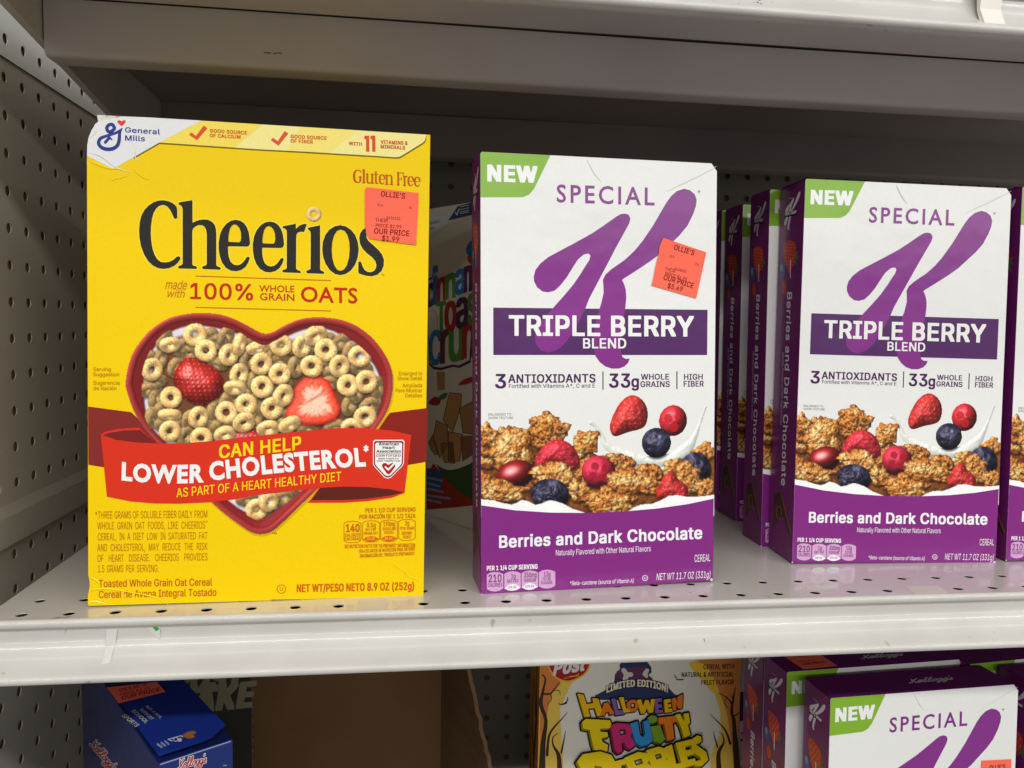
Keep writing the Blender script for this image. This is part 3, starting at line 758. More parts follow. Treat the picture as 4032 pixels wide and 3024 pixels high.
g = Geo(); g.add([(-28, -10.5, .08), (-12.6, -10.6, .08), (-12.0, 10, .08), (-30, 9, .08)], [(0, 1, 2, 3)])
S_(g.obj("tape_scrap", M_CLEAR))

# --- the shelf above, seen from below
ZU = 379.0
us = prop(empty("store_shelf", (240, 200, ZU)), "upper metal shelf seen from below, bright front lip and dark crossbars, across the top", "shelf")
U_ = lambda o: P_(o, us)
g = Geo(); g.box(XL0, x_b, -12, YB - 4, ZU - 1.2, ZU); U_(g.obj("deck", M_DECK))
g = Geo(); g.add([(XL0, 60, ZU - 1.6), (x_b, 60, ZU - 1.6), (x_b, YB - 5, ZU - 1.6), (XL0, YB - 5, ZU - 1.6)], [(3, 2, 1, 0)]); g2 = Geo(); g2.box(XL0, x_b, -11, 88.6, ZU - 2.8, ZU - 1.4); U_(g2.obj("front_underside", M_UNDER))
U_(g.obj("underside", M_UNDER_SHADE))
U_(front_lip(ZU, XL0 - 2, x_b, 2).obj("front_lip", M_LIP, None, True))
def crossbar(y, d, z0, z1, x0, seed):
    r = 4.0; prof = [(y, z1)]
    for k in range(7):
        a = math.radians(180 + 15 * k); prof.append((y + r + r * math.cos(a), z0 + r + r * math.sin(a)))
    for k in range(7):
        a = math.radians(270 + 15 * k); prof.append((y + d - r + r * math.cos(a), z0 + r + r * math.sin(a)))
    prof.append((y + d, z1))
    g = sweep_x(prof, x0, x_b, 24, 0.5, seed)
    n = len(prof); g.add([(x0, a, b) for a, b in prof], [tuple(range(n))])
    return g
U_(crossbar(91, 24, 339.5, ZU - 3.2, -236.5, 3).obj("crossbar", M_UNDER, None, True))
for (x, zz, L, a) in ((-96, 349.5, 5, .1), (-91, 349.2, 2.2, .5), (-88, 350, 3, -.2)):
    g = Geo(); g.add([(x - L / 2, 90.9, zz - .3), (x + L / 2, 90.9, zz - .3 + a), (x + L / 2, 90.9, zz + .4 + a), (x - L / 2, 90.9, zz + .3)], [(0, 1, 2, 3)]); U_(g.obj("scuff_mark", M_MARK))
U_(crossbar(338, 26, 337, ZU - 1.8, -252, 4).obj("crossbar", M_UNDER_SHADE, None, True))
g = Geo(); pts = [(-8, ZU - 1), (-8, 352), (40, 357), (207, 333), (430, 300), (430, ZU - 1)]
g.add([(-243, a, b) for a, b in pts] + [(-237.6, a, b) for a, b in pts], [(0, 1, 2, 3, 4, 5), (11, 10, 9, 8, 7, 6)] + [(i, (i + 1) % 6, 6 + (i + 1) % 6, 6 + i) for i in range(6)])
U_(g.obj("bracket", M_UNDER))
g = Geo(); g.add([(339.5, -27, 352.4), (353, -27, 352.4), (354.2, -24, 353), (353.6, -17.5, 366), (339.8, -17.5, 366), (338.6, -24, 353),
                  (339.6, -20.5, 366), (353.4, -20.5, 366), (353.4, -22, 386), (339.4, -22, 386), (353.4, -16, 386), (339.4, -16, 386)],
                 [(0, 1, 7, 6), (1, 2, 3, 7), (0, 6, 4, 5), (6, 7, 8, 9), (8, 10, 11, 9), (7, 3, 10, 8), (6, 9, 11, 4)])
U_(g.obj("ticket_holder", M_HOLDER))
def chips_u(n, x0, x1, zlo, zhi, s0, s1):
    for _ in range(n):
        g = Geo()
        x = rnd.uniform(x0, x1); zz = rnd.uniform(zlo, zhi); w = rnd.uniform(s0, s1); h = w * rnd.uniform(.5, 1.6); k = 6
        g.add([(a, b, c + ZU) for a, b, c in on_lip([(x + w * rnd.uniform(.4, 1) * math.cos(6.283 * i / k), zz + h * rnd.uniform(.4, 1) * math.sin(6.283 * i / k)) for i in range(k)], .14)], [tuple(range(k))]); U_(g.obj("paint_chip", M_MARK))
chips_u(9, 165, 215, -22, -15, .3, .9)
# --- the lower shelf that carries the partly hidden boxes
ZL = -375.0
ls = prop(empty("store_shelf", (240, 200, ZL)), "lowest metal shelf, under the partly hidden boxes", "shelf")
g = Geo(); g.box(XL0, x_b, -12.9, YB - 4, ZL - 1.2, ZL - 0.05); P_(g.obj("deck", M_DECK), ls)
P_(front_lip(ZL, XL0 - 2, x_b, 5).obj("front_lip", M_LIP, None, True), ls)

# ------------------------------------------------------------------ cartons
def frames(w, d, h, lean, o=0.12):
    tl = math.tan(lean)
    front = lambda u, v, l: np.c_[u - w / 2, -d / 2 - o - 0.05 * l + v * tl, v]
    side = lambda u, v, l: np.c_[-w / 2 - o - 0.05 * l, d / 2 - u + v * tl, v]
    top = lambda u, v, l: np.c_[u - w / 2, -d / 2 + v + h * tl, h + o + 0.05 * l]
    return front, side, top

def carton(name, outline, d, w, lean, col, mat, parent):
    """the folded card box itself: the front outline carried back to the rear panel"""
    tl = math.tan(lean); n = len(outline)
    V = [(u - w / 2, -d / 2 + v * tl, v) for u, v in outline] + [(u - w / 2, d / 2 + v * tl, v) for u, v in outline]
    F = [tuple(range(n)), tuple(reversed(range(n, 2 * n)))] + [((i + 1) % n, i, n + i, n + (i + 1) % n) for i in range(n)]
    o = mesh_obj(name, V, F, mat, parent)
    at = o.data.color_attributes.new("ink", 'FLOAT_COLOR', 'POINT')
    at.data.foreach_set("color", np.tile(np.array(lin(col) + (1,)), (2 * n, 1)).astype(np.float32).ravel())
    return o

ID = lambda p: np.asarray(p, float).reshape(-1, 2)
QUAD = [(0, 1, 2, 3)]

def sticker_print(face, frame, poly, texts, base=15):
    s = Print(face, frame)
    RED = (255, 112, 88); INK = (120, 20, 24)
    s.poly([poly], RED, base)
    for (t, A, B, h, b) in texts:
        s.text(t, A, B, h, INK, base + 3, b, perp=True)
    return s

# ---------------------------------------------- the yellow box of oat rings
YW, YH, YD, YL = 196.8, 286.4, 52.0, math.radians(2.3)
CH = homography([(341, 2388), (1663, 2347.5), (338, 450), (1689, 537)], [(0, 0), (YW, 0), (0, YH), (YW, YH)])
f_front, f_side, f_top = frames(YW, YD, YH, YL)
ybox = prop(empty("cereal_box", (-88.8, 11.9 + YD / 2, 0.3), math.radians(1.64), math.radians(0.38)),
            "yellow cereal box with a red heart bowl of oat rings and crushed left corners", "cereal box", "cereal boxes on the shelves")
ysil = [(341, 2384), (350, 2392), (452, 2391), (459, 2395), (528, 2393), (536, 2389), (596, 2387), (664, 2387), (668, 2382), (730, 2381), (800, 2380), (806, 2376), (866, 2375), (934, 2373), (938, 2369), (1000, 2369), (1062, 2367),
        (1068, 2363), (1200, 2361), (1330, 2357), (1500, 2353), (1663, 2347.5), (1674, 1720), (1689, 537), (1685, 536), (1400, 518), (1100, 499), (787, 479), (560, 465), (487, 464), (440, 470), (384, 482), (371, 492), (356, 518), (345, 545), (340, 575),
        (338, 640), (340, 1100), (342, 1800), (343, 2266), (348, 2290), (349, 2310), (344, 2335), (340, 2352), (342, 2370)]
yout = [tuple(p) for p in CH(ysil)]
yout = [(min(YW, max(0, u)), max(0.0, v)) for u, v in yout]
carton("carton", yout, YD, YW, YL, (240, 200, 0), M_CARD_MATTE, ybox)
Y = (248, 209, 0)
p = Print(CH, f_front)
p.poly([yout], Y, 0, uv=True)
z1 = lambda pts: z(pts, 300, 420, .31646); z2 = lambda pts: z(pts, 1000, 420, .31646)
# pale band along the top and white maker's corner
top0 = [(487, 464), (560, 465), (787, 479), (1100, 499), (1400, 518), (1671, 536)]
band = top0 + z2([(2122, 400), (2110, 440), (2080, 468), (1830, 622), (1790, 643), (1740, 645), (1500, 628), (600, 573), (0, 540)]) + z1([(1020, 458), (700, 640)])
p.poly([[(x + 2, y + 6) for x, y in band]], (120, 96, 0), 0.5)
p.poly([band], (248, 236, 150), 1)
p.poly([[(787, 479), (1030, 494.5)] + z1([(1960, 520), (1020, 458)])], (249, 224, 92), 2)
p.poly([[(1180, 504), (1402, 518)] + z2([(925, 590), (400, 562)])], (249, 230, 120), 2)
p.poly([[(487, 464), (440, 470), (384, 482), (371, 492), (356, 518), (345, 545), (340, 575), (339, 617)] + z1([(450, 785), (1020, 460), (1548, 186)]) + [(560, 465)]], (232, 232, 230), 3)
for cm in (z1([(1393, 362), (1420, 332), (1480, 378), (1575, 248), (1622, 280), (1492, 430)]), z2([(197, 430), (225, 402), (285, 445), (368, 318), (415, 348), (293, 500)])):
    p.poly([cm], (226, 84, 46), 4)
OR = (214, 84, 40)
for (t, A, B, h, b) in (("GOOD SOURCE", (823.8, 525.4), (968.4, 534.2), 13.3, .035), ("OF CALCIUM", (822.9, 544), (943, 550.4), 13.3, .035), ("GOOD SOURCE", (1141.5, 548.2), (1281.7, 556), 13.3, .035),
                        ("OF FIBER", (1140.8, 565.6), (1227, 570.3), 13.3, .035), ("WITH", (1370, 575.7), (1420, 578.9), 13, .035), ("VITAMINS &", (1495.3, 571), (1599.8, 575.7), 13.5, .035), ("MINERALS", (1494.7, 588.7), (1590, 594), 13.5, .035)):
    p.text(t, A, B, h, OR, 4, b)
for dx in (0, 24): p.poly([[(1430 + dx, 540), (1449 + dx, 539), (1450 + dx, 602.5), (1437 + dx, 602), (1437 + dx, 553), (1430 + dx, 553)]], (222, 84, 42), 4)
gf = lambda pts: z(pts, 1360, 640, .14467)
GC = (196, 92, 14)
def serif(pts, w=None): p.line(smooth_line(gf(pts), 3) if len(pts) > 2 else gf(pts), GC, 4)
serif([(385, 305, 20), (365, 255, 26), (310, 234, 22), (250, 262, 42), (214, 330, 56), (207, 420, 60), (222, 510, 56), (262, 558, 40), (318, 572, 26), (368, 548, 38), (378, 480, 50), (378, 422, 50)]); serif([(325, 422, 20), (402, 422, 20)])
serif([(470, 235, 52), (470, 578, 52)]); serif([(425, 240, 16), (495, 236, 16)]); serif([(425, 578, 16), (515, 582, 16)])
serif([(566, 345, 50), (566, 530, 50), (580, 575, 44), (620, 592, 28), (665, 575, 26), (700, 540, 26)]); serif([(525, 346, 16), (590, 346, 16)]); serif([(700, 350, 50), (700, 592, 50)]); serif([(660, 352, 16), (724, 352, 16)]); serif([(705, 597, 16), (746, 598, 14)])
serif([(800, 280, 34), (798, 540, 50), (815, 592, 40), (868, 595, 16)]); serif([(750, 357, 18), (868, 362, 18)])
for ex, ey in ((0, 0), (778, 52), (955, 68)):
    serif([(a + ex, b + ey, w) for a, b, w in [(900, 484, 16), (1032, 488, 16), (1030, 430, 48), (1005, 378, 34), (955, 366, 22), (915, 400, 46), (902, 490, 50), (915, 570, 46), (950, 606, 34), (992, 604, 24), (1028, 556, 14)]])
serif([(1095, 378, 48), (1095, 625, 48)]); serif([(1050, 383, 16), (1110, 374, 16)]); serif([(1045, 625, 15), (1140, 629, 15)]); serif([(1110, 402, 20), (1160, 380, 26), (1206, 394, 40), (1226, 440, 48), (1228, 625, 48)]); serif([(1180, 630, 15), (1266, 636, 15)])
serif([(1405, 310, 48), (1405, 640, 48)]); serif([(1368, 310, 20), (1548, 318, 20)]); serif([(1538, 318, 22), (1540, 395, 16)]); serif([(1430, 482, 16), (1500, 476, 16)]); serif([(1494, 435, 16), (1497, 520, 14)]); serif([(1355, 640, 15), (1450, 644, 15)])
serif([(1580, 412, 46), (1580, 655, 46)]); serif([(1535, 416, 15), (1604, 407, 15)]); serif([(1530, 655, 14), (1616, 661, 14)]); serif([(1600, 432, 20), (1625, 415, 30), (1642, 418, 34)])
RD = (196, 44, 20)
p.text("made", (646.5, 1140), (729, 1143), 36, (200, 110, 10), 4, 0.0, shear=.25); p.text("with", (651, 1172), (720, 1175), 30, (200, 110, 10), 4, 0.0, shear=.25)
p.text("100%", (746.8, 1178.6), (991, 1184), 61, RD, 4, .012); p.text("OATS", (1180.8, 1190.5), (1403, 1197.5), 58, RD, 4, .015, geo=True)
p.text("WHOLE", (1017, 1151.5), (1155, 1154), 25.5, RD, 4, .008, geo=True); p.text("GRAIN", (1019.7, 1184), (1155, 1188), 26.5, RD, 4, .008, geo=True)
p.line([(766, 1089.6), (1298.6, 1108)], (190, 110, 20), 4, 3.2); p.line([(766, 1212.7), (1298.6, 1227.4)], (190, 110, 20), 4, 3.2)
TN = (186, 116, 6)
for (t, A, B, h) in (("Serving", (364.3, 1463.3), (432.4, 1463.5), 14.5), ("Suggestion", (363.7, 1483.3), (466, 1483.8), 14.5), ("Sugerencia", (363.7, 1516.5), (467, 1516.5), 14.5), ("de Ración", (364.3, 1538), (454.5, 1538), 14.5),
                     ("Enlarged to", (1565.9, 1480.7), (1658.3, 1480), 14.5), ("Show Detail", (1561, 1500), (1658, 1499.7), 14.5), ("Ampliada", (1580.8, 1527.6), (1657.7, 1527), 14.5), ("Para Mostrar", (1553.9, 1547.2), (1657.7, 1546.9), 14.5), ("Detalles", (1591.9, 1567), (1657.7, 1567), 14.5)):
    p.text(t, A, B, h, TN, 4, .004)
z8 = lambda x, y: (300 + x * .31646, 1950 + y * .31646)
for (t, a, b) in (("*THREE GRAMS OF SOLUBLE FIBER DAILY FROM", (225, 297), (1618, 285)), ("WHOLE GRAIN OAT FOODS, LIKE CHEERIOS", (250, 432), (1590, 420)), ("CEREAL, IN A DIET LOW IN SATURATED FAT", (255, 567), (1620, 553)),
                  ("AND CHOLESTEROL, MAY REDUCE THE RISK", (250, 703), (1620, 685)), ("OF HEART DISEASE. CHEERIOS PROVIDES", (252, 837), (1622, 815)), ("1.5 GRAMS PER SERVING.", (258, 965), (1012, 960))):
    p.text(t, z8(*a), z8(*b), 28.5, (194, 118, 8), 4, 0, cond=.47)
p.text("TM", z8(1592, 345), z8(1620, 344), 7, (194, 118, 8), 4)
p.text("Toasted Whole Grain Oat Cereal", z8(270, 1148), z8(1678, 1128), 28, (196, 88, 16), 4, .006); p.text("Cereal de Avena Integral Tostado", z8(270, 1285), z8(1730, 1255), 28, (196, 88, 16), 4, .006)
OG = (205, 98, 14)
p.ring((1104, 2321), 18, 2.6, OG, 4); p.text("U", (1098, 2328), (1110, 2328), 15, OG, 4)
p.text("NET WT/PESO NETO 8.9 OZ (252g)", (1165.8, 2333), (1624.7, 2323.5), 29.5, OG, 4, .02)
p.text("TM", (1496, 1089), (1508, 1089.5), 6, (90, 70, 0), 4); p.text("TM", (1067, 2105), (1085, 2105), 7, (60, 50, 0), 4)
# folds and crushed card
HL = (255, 226, 40)
for pts, w, hh, c_ in ((z1([(140, 590), (220, 600), (310, 640), (400, 705), (480, 765), (560, 800), (690, 835)]), 3.2, .5, (236, 236, 232)), (z1([(700, 800), (760, 840), (820, 890), (905, 918)]), 3, .35, HL), (z1([(420, 930), (520, 900), (640, 865)]), 2.6, .25, HL),
                      (z1([(640, 430), (700, 480), (730, 560), (730, 660), (790, 690)]), 2.4, .25, (238, 236, 226)), (z1([(150, 690), (230, 715), (380, 770), (520, 790)]), 5, .4, HL), (z1([(215, 260), (240, 300), (220, 350), (150, 400)]), 2.4, .3, (240, 240, 240)),
                      ([(349, 2275), (372, 2284), (392, 2302)], 4, .5, HL), ([(346, 2330), (372, 2322), (420, 2320), (470, 2326), (520, 2336)], 3.2, .5, HL), ([(480, 2330), (560, 2342), (620, 2358), (662, 2385)], 2.4, .35, HL), ([(345, 2372), (372, 2370), (415, 2380)], 3.6, .5, (255, 240, 120)),
                      ([(472, 2330), (490, 2352), (500, 2372)], 2, .2, HL), ([(1540, 2220), (1580, 2245), (1610, 2272), (1655, 2290)], 2, .25, HL)):
    p.crease(smooth_line(pts, 3), w, hh, c_, 5)
front = p.build("front_panel", ybox, M_CARD_MATTE)
# brand lettering
p = Print(CH, f_front); BK = (44, 41, 36)
za = lambda pts: z(pts, 520, 760, .20492); zb = lambda pts: z(pts, 820, 840, .18083); zc = lambda pts: z(pts, 1080, 840, .20796)
LC = [za([(850, 480), (838, 510), (800, 510), (785, 495), (760, 430), (720, 350), (670, 285), (610, 248), (560, 245), (500, 265), (440, 320), (395, 400), (365, 510), (347, 650), (342, 780), (350, 930), (375, 1080), (415, 1200), (470, 1290), (540, 1340), (620, 1348), (700, 1335), (780, 1295), (840, 1240), (880, 1228), (910, 1250), (910, 1280), (870, 1345), (800, 1410), (700, 1455), (590, 1472), (480, 1455), (380, 1405), (290, 1320), (215, 1200), (155, 1040), (125, 880), (118, 730), (130, 570), (165, 440), (220, 340), (300, 255), (400, 190), (500, 160), (600, 155), (700, 180), (780, 220), (835, 275), (850, 330)])]
Lh = [za([(1130, 155), (1143, 175), (1143, 585), (1250, 540), (1350, 523), (1440, 530), (1520, 570), (1570, 630), (1592, 700), (1600, 800), (1600, 1400), (1625, 1425), (1670, 1440), (1688, 1465), (1675, 1488), (1350, 1475), (1328, 1455), (1335, 1425), (1385, 1412), (1410, 1395), (1418, 1370), (1418, 800), (1405, 720), (1370, 660), (1320, 632), (1260, 632), (1190, 665), (1150, 710), (1140, 760), (1140, 1385), (1160, 1410), (1210, 1420), (1232, 1445), (1220, 1472), (890, 1465), (865, 1445), (880, 1415), (935, 1400), (955, 1370), (955, 330), (945, 285), (920, 255), (885, 240), (870, 215), (890, 195)])]
eo = [(410, 735), (830, 742), (870, 720), (888, 670), (880, 560), (860, 430), (820, 320), (760, 235), (680, 180), (580, 160), (480, 178), (380, 240), (290, 350), (235, 480), (207, 640), (207, 800), (230, 950), (280, 1090), (360, 1200), (470, 1265), (590, 1278), (700, 1250), (790, 1185), (850, 1090), (880, 1000), (875, 970), (845, 960), (815, 975), (770, 1040), (720, 1100), (660, 1138), (590, 1148), (520, 1125), (465, 1070), (430, 980), (413, 870)]
ei = [(430, 640), (655, 650), (685, 620), (697, 540), (690, 430), (660, 340), (610, 280), (555, 258), (500, 280), (455, 350), (430, 450), (418, 560), (418, 620)]
sh_ = lambda P_: [(x + 742 - (x - 540) * .005, y + 32 - (y - 700) * .012) for x, y in P_]
Le1 = [zb(eo), zb(ei)]; Le2 = [zb(sh_(eo)), zb(sh_(ei))]
Lr = [zb([(1875, 250), (1887, 270), (1885, 360), (1960, 290), (2040, 255), (2110, 250), (2122, 265), (2075, 400), (2060, 425), (1990, 420), (1930, 440), (1900, 480), (1893, 560), (1890, 1220), (1915, 1250), (1980, 1275), (1998, 1300), (1980, 1318), (1610, 1302), (1588, 1280), (1600, 1250), (1660, 1235), (1688, 1215), (1690, 420), (1680, 380), (1650, 355), (1605, 340), (1592, 320), (1610, 300)])]
Li = [zc([(835, 245), (848, 260), (848, 1080), (875, 1105), (915, 1120), (930, 1145), (915, 1162), (605, 1150), (582, 1125), (595, 1100), (645, 1085), (668, 1065), (670, 400), (660, 355), (625, 325), (612, 300), (625, 290)])]
Lo = [zc([(1230, 245), (1330, 265), (1430, 330), (1510, 430), (1560, 560), (1578, 700), (1560, 850), (1510, 990), (1430, 1100), (1330, 1165), (1230, 1188), (1130, 1165), (1030, 1090), (950, 970), (905, 840), (888, 700), (900, 560), (945, 430), (1020, 330), (1120, 265)]),
      zc([(1235, 325), (1310, 350), (1365, 430), (1398, 550), (1408, 700), (1395, 860), (1355, 1000), (1300, 1080), (1235, 1108), (1170, 1085), (1115, 1000), (1080, 870), (1067, 720), (1078, 560), (1115, 430), (1170, 350)])]
Ls = [zc([(1600, 930), (1625, 945), (1650, 1020), (1690, 1090), (1740, 1125), (1810, 1132), (1870, 1105), (1905, 1050), (1912, 990), (1890, 920), (1830, 850), (1740, 780), (1660, 700), (1605, 600), (1587, 490), (1605, 400), (1650, 330), (1705, 295), (1780, 290), (1850, 310), (1870, 330), (1870, 440), (1840, 440), (1800, 380), (1760, 370), (1725, 400), (1722, 470), (1760, 540), (1850, 620), (1950, 710), (2020, 800), (2055, 900), (2050, 1010), (2010, 1110), (1930, 1180), (1830, 1208), (1720, 1200), (1640, 1175), (1580, 1155), (1570, 1130), (1570, 940)])]
for i, Lg in enumerate((LC, Lh, Le1, Le2, Lr, Li, Lo, Ls)):
    out = Lg[0]
    cl = out + [out[0]]
    p.line([(a, b, 7.0) for a, b in cl], (252, 228, 80), 0.6)
    p.poly(Lg, BK, 4)
p.picture(one_ring(1232.4, 847.6, 30), 4)
p.build("brand_lettering", front, M_CARD_MATTE)
# maker's emblem in the white corner
p = Print(CH, f_front); NV = (44, 62, 140)
p.line(smooth_line(z1([(425, 318, 40), (465, 285, 42), (440, 235, 42), (395, 240, 42), (370, 280, 42), (395, 325, 42), (440, 330, 30)]), 4), NV, 5)
p.line(smooth_line(z1([(560, 285, 16), (520, 320, 34), (450, 350, 30), (370, 375, 34), (295, 405, 40), (268, 460, 42), (300, 515, 44), (370, 540, 46), (450, 532, 46), (505, 490, 44), (525, 420, 42), (530, 350, 36), (548, 300, 20)]), 4), NV, 6)
p.line(z1([(352, 455, 36), (400, 400, 34)]), NV, 7); p.line(z1([(395, 385, 26), (432, 420, 18)]), NV, 8)
hx = z1([(555, 255), (510, 215), (500, 195), (515, 182), (540, 183), (556, 197), (575, 182), (600, 180), (604, 200), (590, 225)])
p.poly([hx], (232, 60, 52), 6)
p.text("General", (489.9, 524.4), (626, 533.3), 19.8, NV, 5, .022); p.text("Mills", (489.9, 557), (566.5, 559.9), 20.5, NV, 5, .022)
p.build("maker_emblem", front, M_CARD_MATTE)
# heart bowl
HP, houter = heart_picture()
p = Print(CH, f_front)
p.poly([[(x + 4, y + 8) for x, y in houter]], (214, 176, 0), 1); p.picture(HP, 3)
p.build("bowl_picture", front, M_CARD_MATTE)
# ribbon
p = Print(CH, f_front); r6 = lambda pts: z(pts, 320, 1650, .31646); r7 = lambda pts: z(pts, 1000, 1650, .31646)
MR = (138, 44, 40)
p.poly([[(342.5, 1602.6), (512, 1625), (660, 1760), (660, 1850), (404, 1842), (343.7, 1832)]], MR, 2); p.poly([[(1679, 1609), (1530, 1628), (1440, 1760), (1500, 1840), (1603, 1833), (1673.5, 1821)]], (140, 34, 24), 2)
p.poly([r6([(232, 200), (290, 162), (450, 128), (705, 113), (900, 290), (960, 330), (560, 310), (300, 250)])], (224, 52, 36), 4)
p.poly([r6([(246, 208), (330, 180), (500, 150), (722, 143), (900, 290), (960, 330), (560, 305), (300, 240)])], (124, 36, 32), 5)
p.poly([r7([(700, 1000), (650, 1048), (1100, 1047), (1400, 1027), (1700, 985), (1862, 925), (1700, 870), (1000, 840), (800, 860)])], (222, 50, 30), 4)
p.poly([r7([(700, 1014), (1100, 1014), (1400, 997), (1700, 955), (1840, 922), (1700, 860), (1000, 830), (820, 850)])], (98, 34, 24), 5)
top = r6([(232, 200), (420, 265), (700, 300), (960, 310), (1300, 305), (1700, 270)]) + r7([(0, 220), (600, 155), (1000, 120), (1350, 118), (1700, 150), (1943, 205)])
bot = r7([(1860, 922), (1700, 882), (1400, 851), (1100, 847), (800, 862), (400, 910), (0, 955)]) + r6([(1900, 1005), (1580, 1040), (1200, 1058), (900, 1055), (600, 1030), (307, 970)])
p.poly([top + bot], (222, 52, 30), 6)
YT = (250, 214, 20); WT = (244, 244, 240)
p.text("CAN HELP", (861, 1806), (1180, 1770.5), 50, YT, 8, .022)
p.text("LOWER", (475, 1889), (799.5, 1897), 65, WT, 8, .045, geo=True, mid=-8, perp=True); p.text("CHOLESTEROL", (823, 1892), (1436.8, 1834.5), 66, WT, 8, .045, geo=True, mid=7, perp=True)
p.text("*", (1429, 1800), (1445, 1799), 44, WT, 8, .02)
p.text("AS PART OF A HEART HEALTHY DIET", (691.9, 1960), (1339, 1893.7), 35, YT, 8, .008)
p.build("ribbon_banner", front, M_CARD_MATTE)
p = Print(CH, f_front)
bd = r7([(1490, 265), (1840, 265), (1858, 285), (1850, 560), (1825, 600), (1690, 735), (1650, 748), (1610, 735), (1490, 605), (1468, 570), (1468, 285)])
def inset(P_, k):
    c = np.mean(np.array(P_), 0); return [tuple(c + (np.array(q) - c) * k) for q in P_]
p.poly([bd], WT, 9); p.poly([inset(bd, .945)], (150, 40, 36), 10); p.poly([inset(bd, .86)], WT, 11)
for (t, a, b, y, h, c_, bo) in (("American", 1540, 1785, 332, 33, (30, 26, 26), .03), ("Heart", 1590, 1737, 377, 33, (30, 26, 26), .03), ("Association", 1512, 1812, 422, 33, (30, 26, 26), .03), ("CERTIFIED", 1507, 1810, 473, 25, (150, 40, 30), .03), ("Meets Criteria For", 1535, 1787, 507, 21, (60, 56, 56), .01), ("Heart-Healthy Food", 1515, 1805, 535, 21, (60, 56, 56), .01)):
    A = r7([(a, y), (b, y)]); p.text(t, A[0], A[1], h * .31646, c_, 13, bo)
p.line(r7([(1507, 437), (1812, 437)]), (150, 40, 30), 12, 1.6)
p.poly([smooth_loop(r7([(1660, 695), (1610, 640), (1580, 590), (1590, 560), (1625, 552), (1658, 575), (1700, 552), (1735, 562), (1742, 595), (1710, 645)]), 3)], (178, 36, 34), 13)
p.line(r7([(1622, 602), (1658, 635), (1730, 560)]), WT, 15, 7)
p.build("heart_badge", front, M_CARD_MATTE)
# facts icons
p = Print(CH, f_front)
def r7t(t, a, b, y, h, c_=OG, bo=.012, L=5):
    A = r7([(a, y), (b, y - (b - a) * .02)]); p.text(t, A[0], A[1], h * .31646, c_, L, bo)
r7t("PER 1 1/2 CUP SERVING", 1375, 1995, 1168, 52, OG, .015); r7t("POR RACIÓN DE 1 1/2 TAZA", 1300, 1995, 1248, 52, OG, .015)
for (x0, x1, y0_, y1_) in ((1108, 1318, 1275, 1545), (1338, 1548, 1268, 1535), (1562, 1770, 1260, 1530), (1787, 1992, 1250, 1517)):
    q = [(x0, y0_ + 30), (x0 + 40, y0_ + 8), ((x0 + x1) / 2, y0_), (x1 - 40, y0_ + 8), (x1, y0_ + 26), (x1, y1_ - 34), (x1 - 40, y1_ - 8), ((x0 + x1) / 2, y1_), (x0 + 40, y1_ - 6), (x0, y1_ - 28), (x0, y0_ + 30)]
    p.line(r7(q), OG, 5, 2.2)
for (x0, x1, y0_) in ((1345, 1543, 1462), (1568, 1765, 1456)):
    p.poly([r7([(x0, y0_ + 36), (x0 + 50, y0_ + 8), ((x0 + x1) / 2, y0_), (x1 - 50, y0_ + 8), (x1, y0_ + 32), (x1 - 50, y0_ + 58), ((x0 + x1) / 2, y0_ + 70), (x0 + 50, y0_ + 60)])], (226, 96, 20), 5)
for a in (("140", 1135, 1298, 1410, 95, OG, .02), ("CALORIES", 1118, 1308, 1468, 38), ("CALORÍAS", 1118, 1308, 1515, 38), ("0.5g", 1392, 1500, 1353, 60, OG, .01), ("SAT FAT", 1372, 1508, 1398, 34), ("GRASA SAT", 1352, 1530, 1443, 34),
          ("190mg", 1598, 1742, 1340, 58, OG, .01), ("SODIUM", 1588, 1745, 1390, 36), ("SODIO", 1608, 1725, 1434, 34), ("2g", 1868, 1915, 1328, 58), ("TOTAL SUGARS", 1800, 1978, 1382, 34), ("AZÚCARES", 1825, 1950, 1442, 36), ("TOTALES", 1838, 1938, 1490, 36)): r7t(*a)
r7t("3% DV", 1392, 1490, 1512, 32, (250, 220, 60), .01, 7); r7t("8% DV", 1615, 1712, 1506, 32, (250, 220, 60), .01, 7)
r7t('SEE NUTRITION FACTS FOR "AS PREPARED" INFORMATION', 1115, 1988, 1612, 44, OG, .01)
p.text("VEA LOS DATOS DE NUTRICIÓN PARA OBTENER", (1409.5, 2178.5), (1629, 2169), 13, OG, 5, .01); p.text('INFORMACIÓN DEL "PRODUCTO PREPARADO"', (1412.7, 2197.5), (1628, 2186.7), 13, OG, 5, .01)
p.build("nutrition_facts", front, M_CARD_MATTE)
# torn flap standing up behind the crushed corner
tl = math.tan(YL)
fl = CH([(374, 452), (376, 470), (382, 492), (480, 482), (620, 474), (640, 469), (560, 463)])
g = Geo(); n_ = len(fl)
g.add([(u - YW / 2, -YD / 2 + 1.2 + v * tl + (0.8 if i in (0, 1) else 0), v) for i, (u, v) in enumerate(fl)] + [(u - YW / 2, -YD / 2 + 1.7 + v * tl, v) for u, v in fl], [tuple(range(n_)), tuple(reversed(range(n_, 2 * n_)))] + [((i + 1) % n_, i, n_ + i, n_ + (i + 1) % n_) for i in range(n_)])
fo = g.obj("torn_flap", paint_mat("grey_white_card", (214, 214, 206), .7, .1, .05, 60), ybox)
p = Print(CH, lambda u, v, l: np.c_[u - YW / 2, -YD / 2 + 0.8 + v * tl - .05 * l, v])
p.text("A", (411, 462), (418, 461), 9, (70, 70, 70), 0, .0); p.text("ALL", (420, 480), (438, 473), 9, (70, 70, 70), 0, .0); p.text("IN", (448, 464), (462, 461), 9, (70, 70, 70), 0, 0)
p.build("flap_print", fo, M_CARD_MATTE)
jag = [(1434 + (1.5 if i % 2 else -1.5), 752 + i * 6) for i in range(30)]
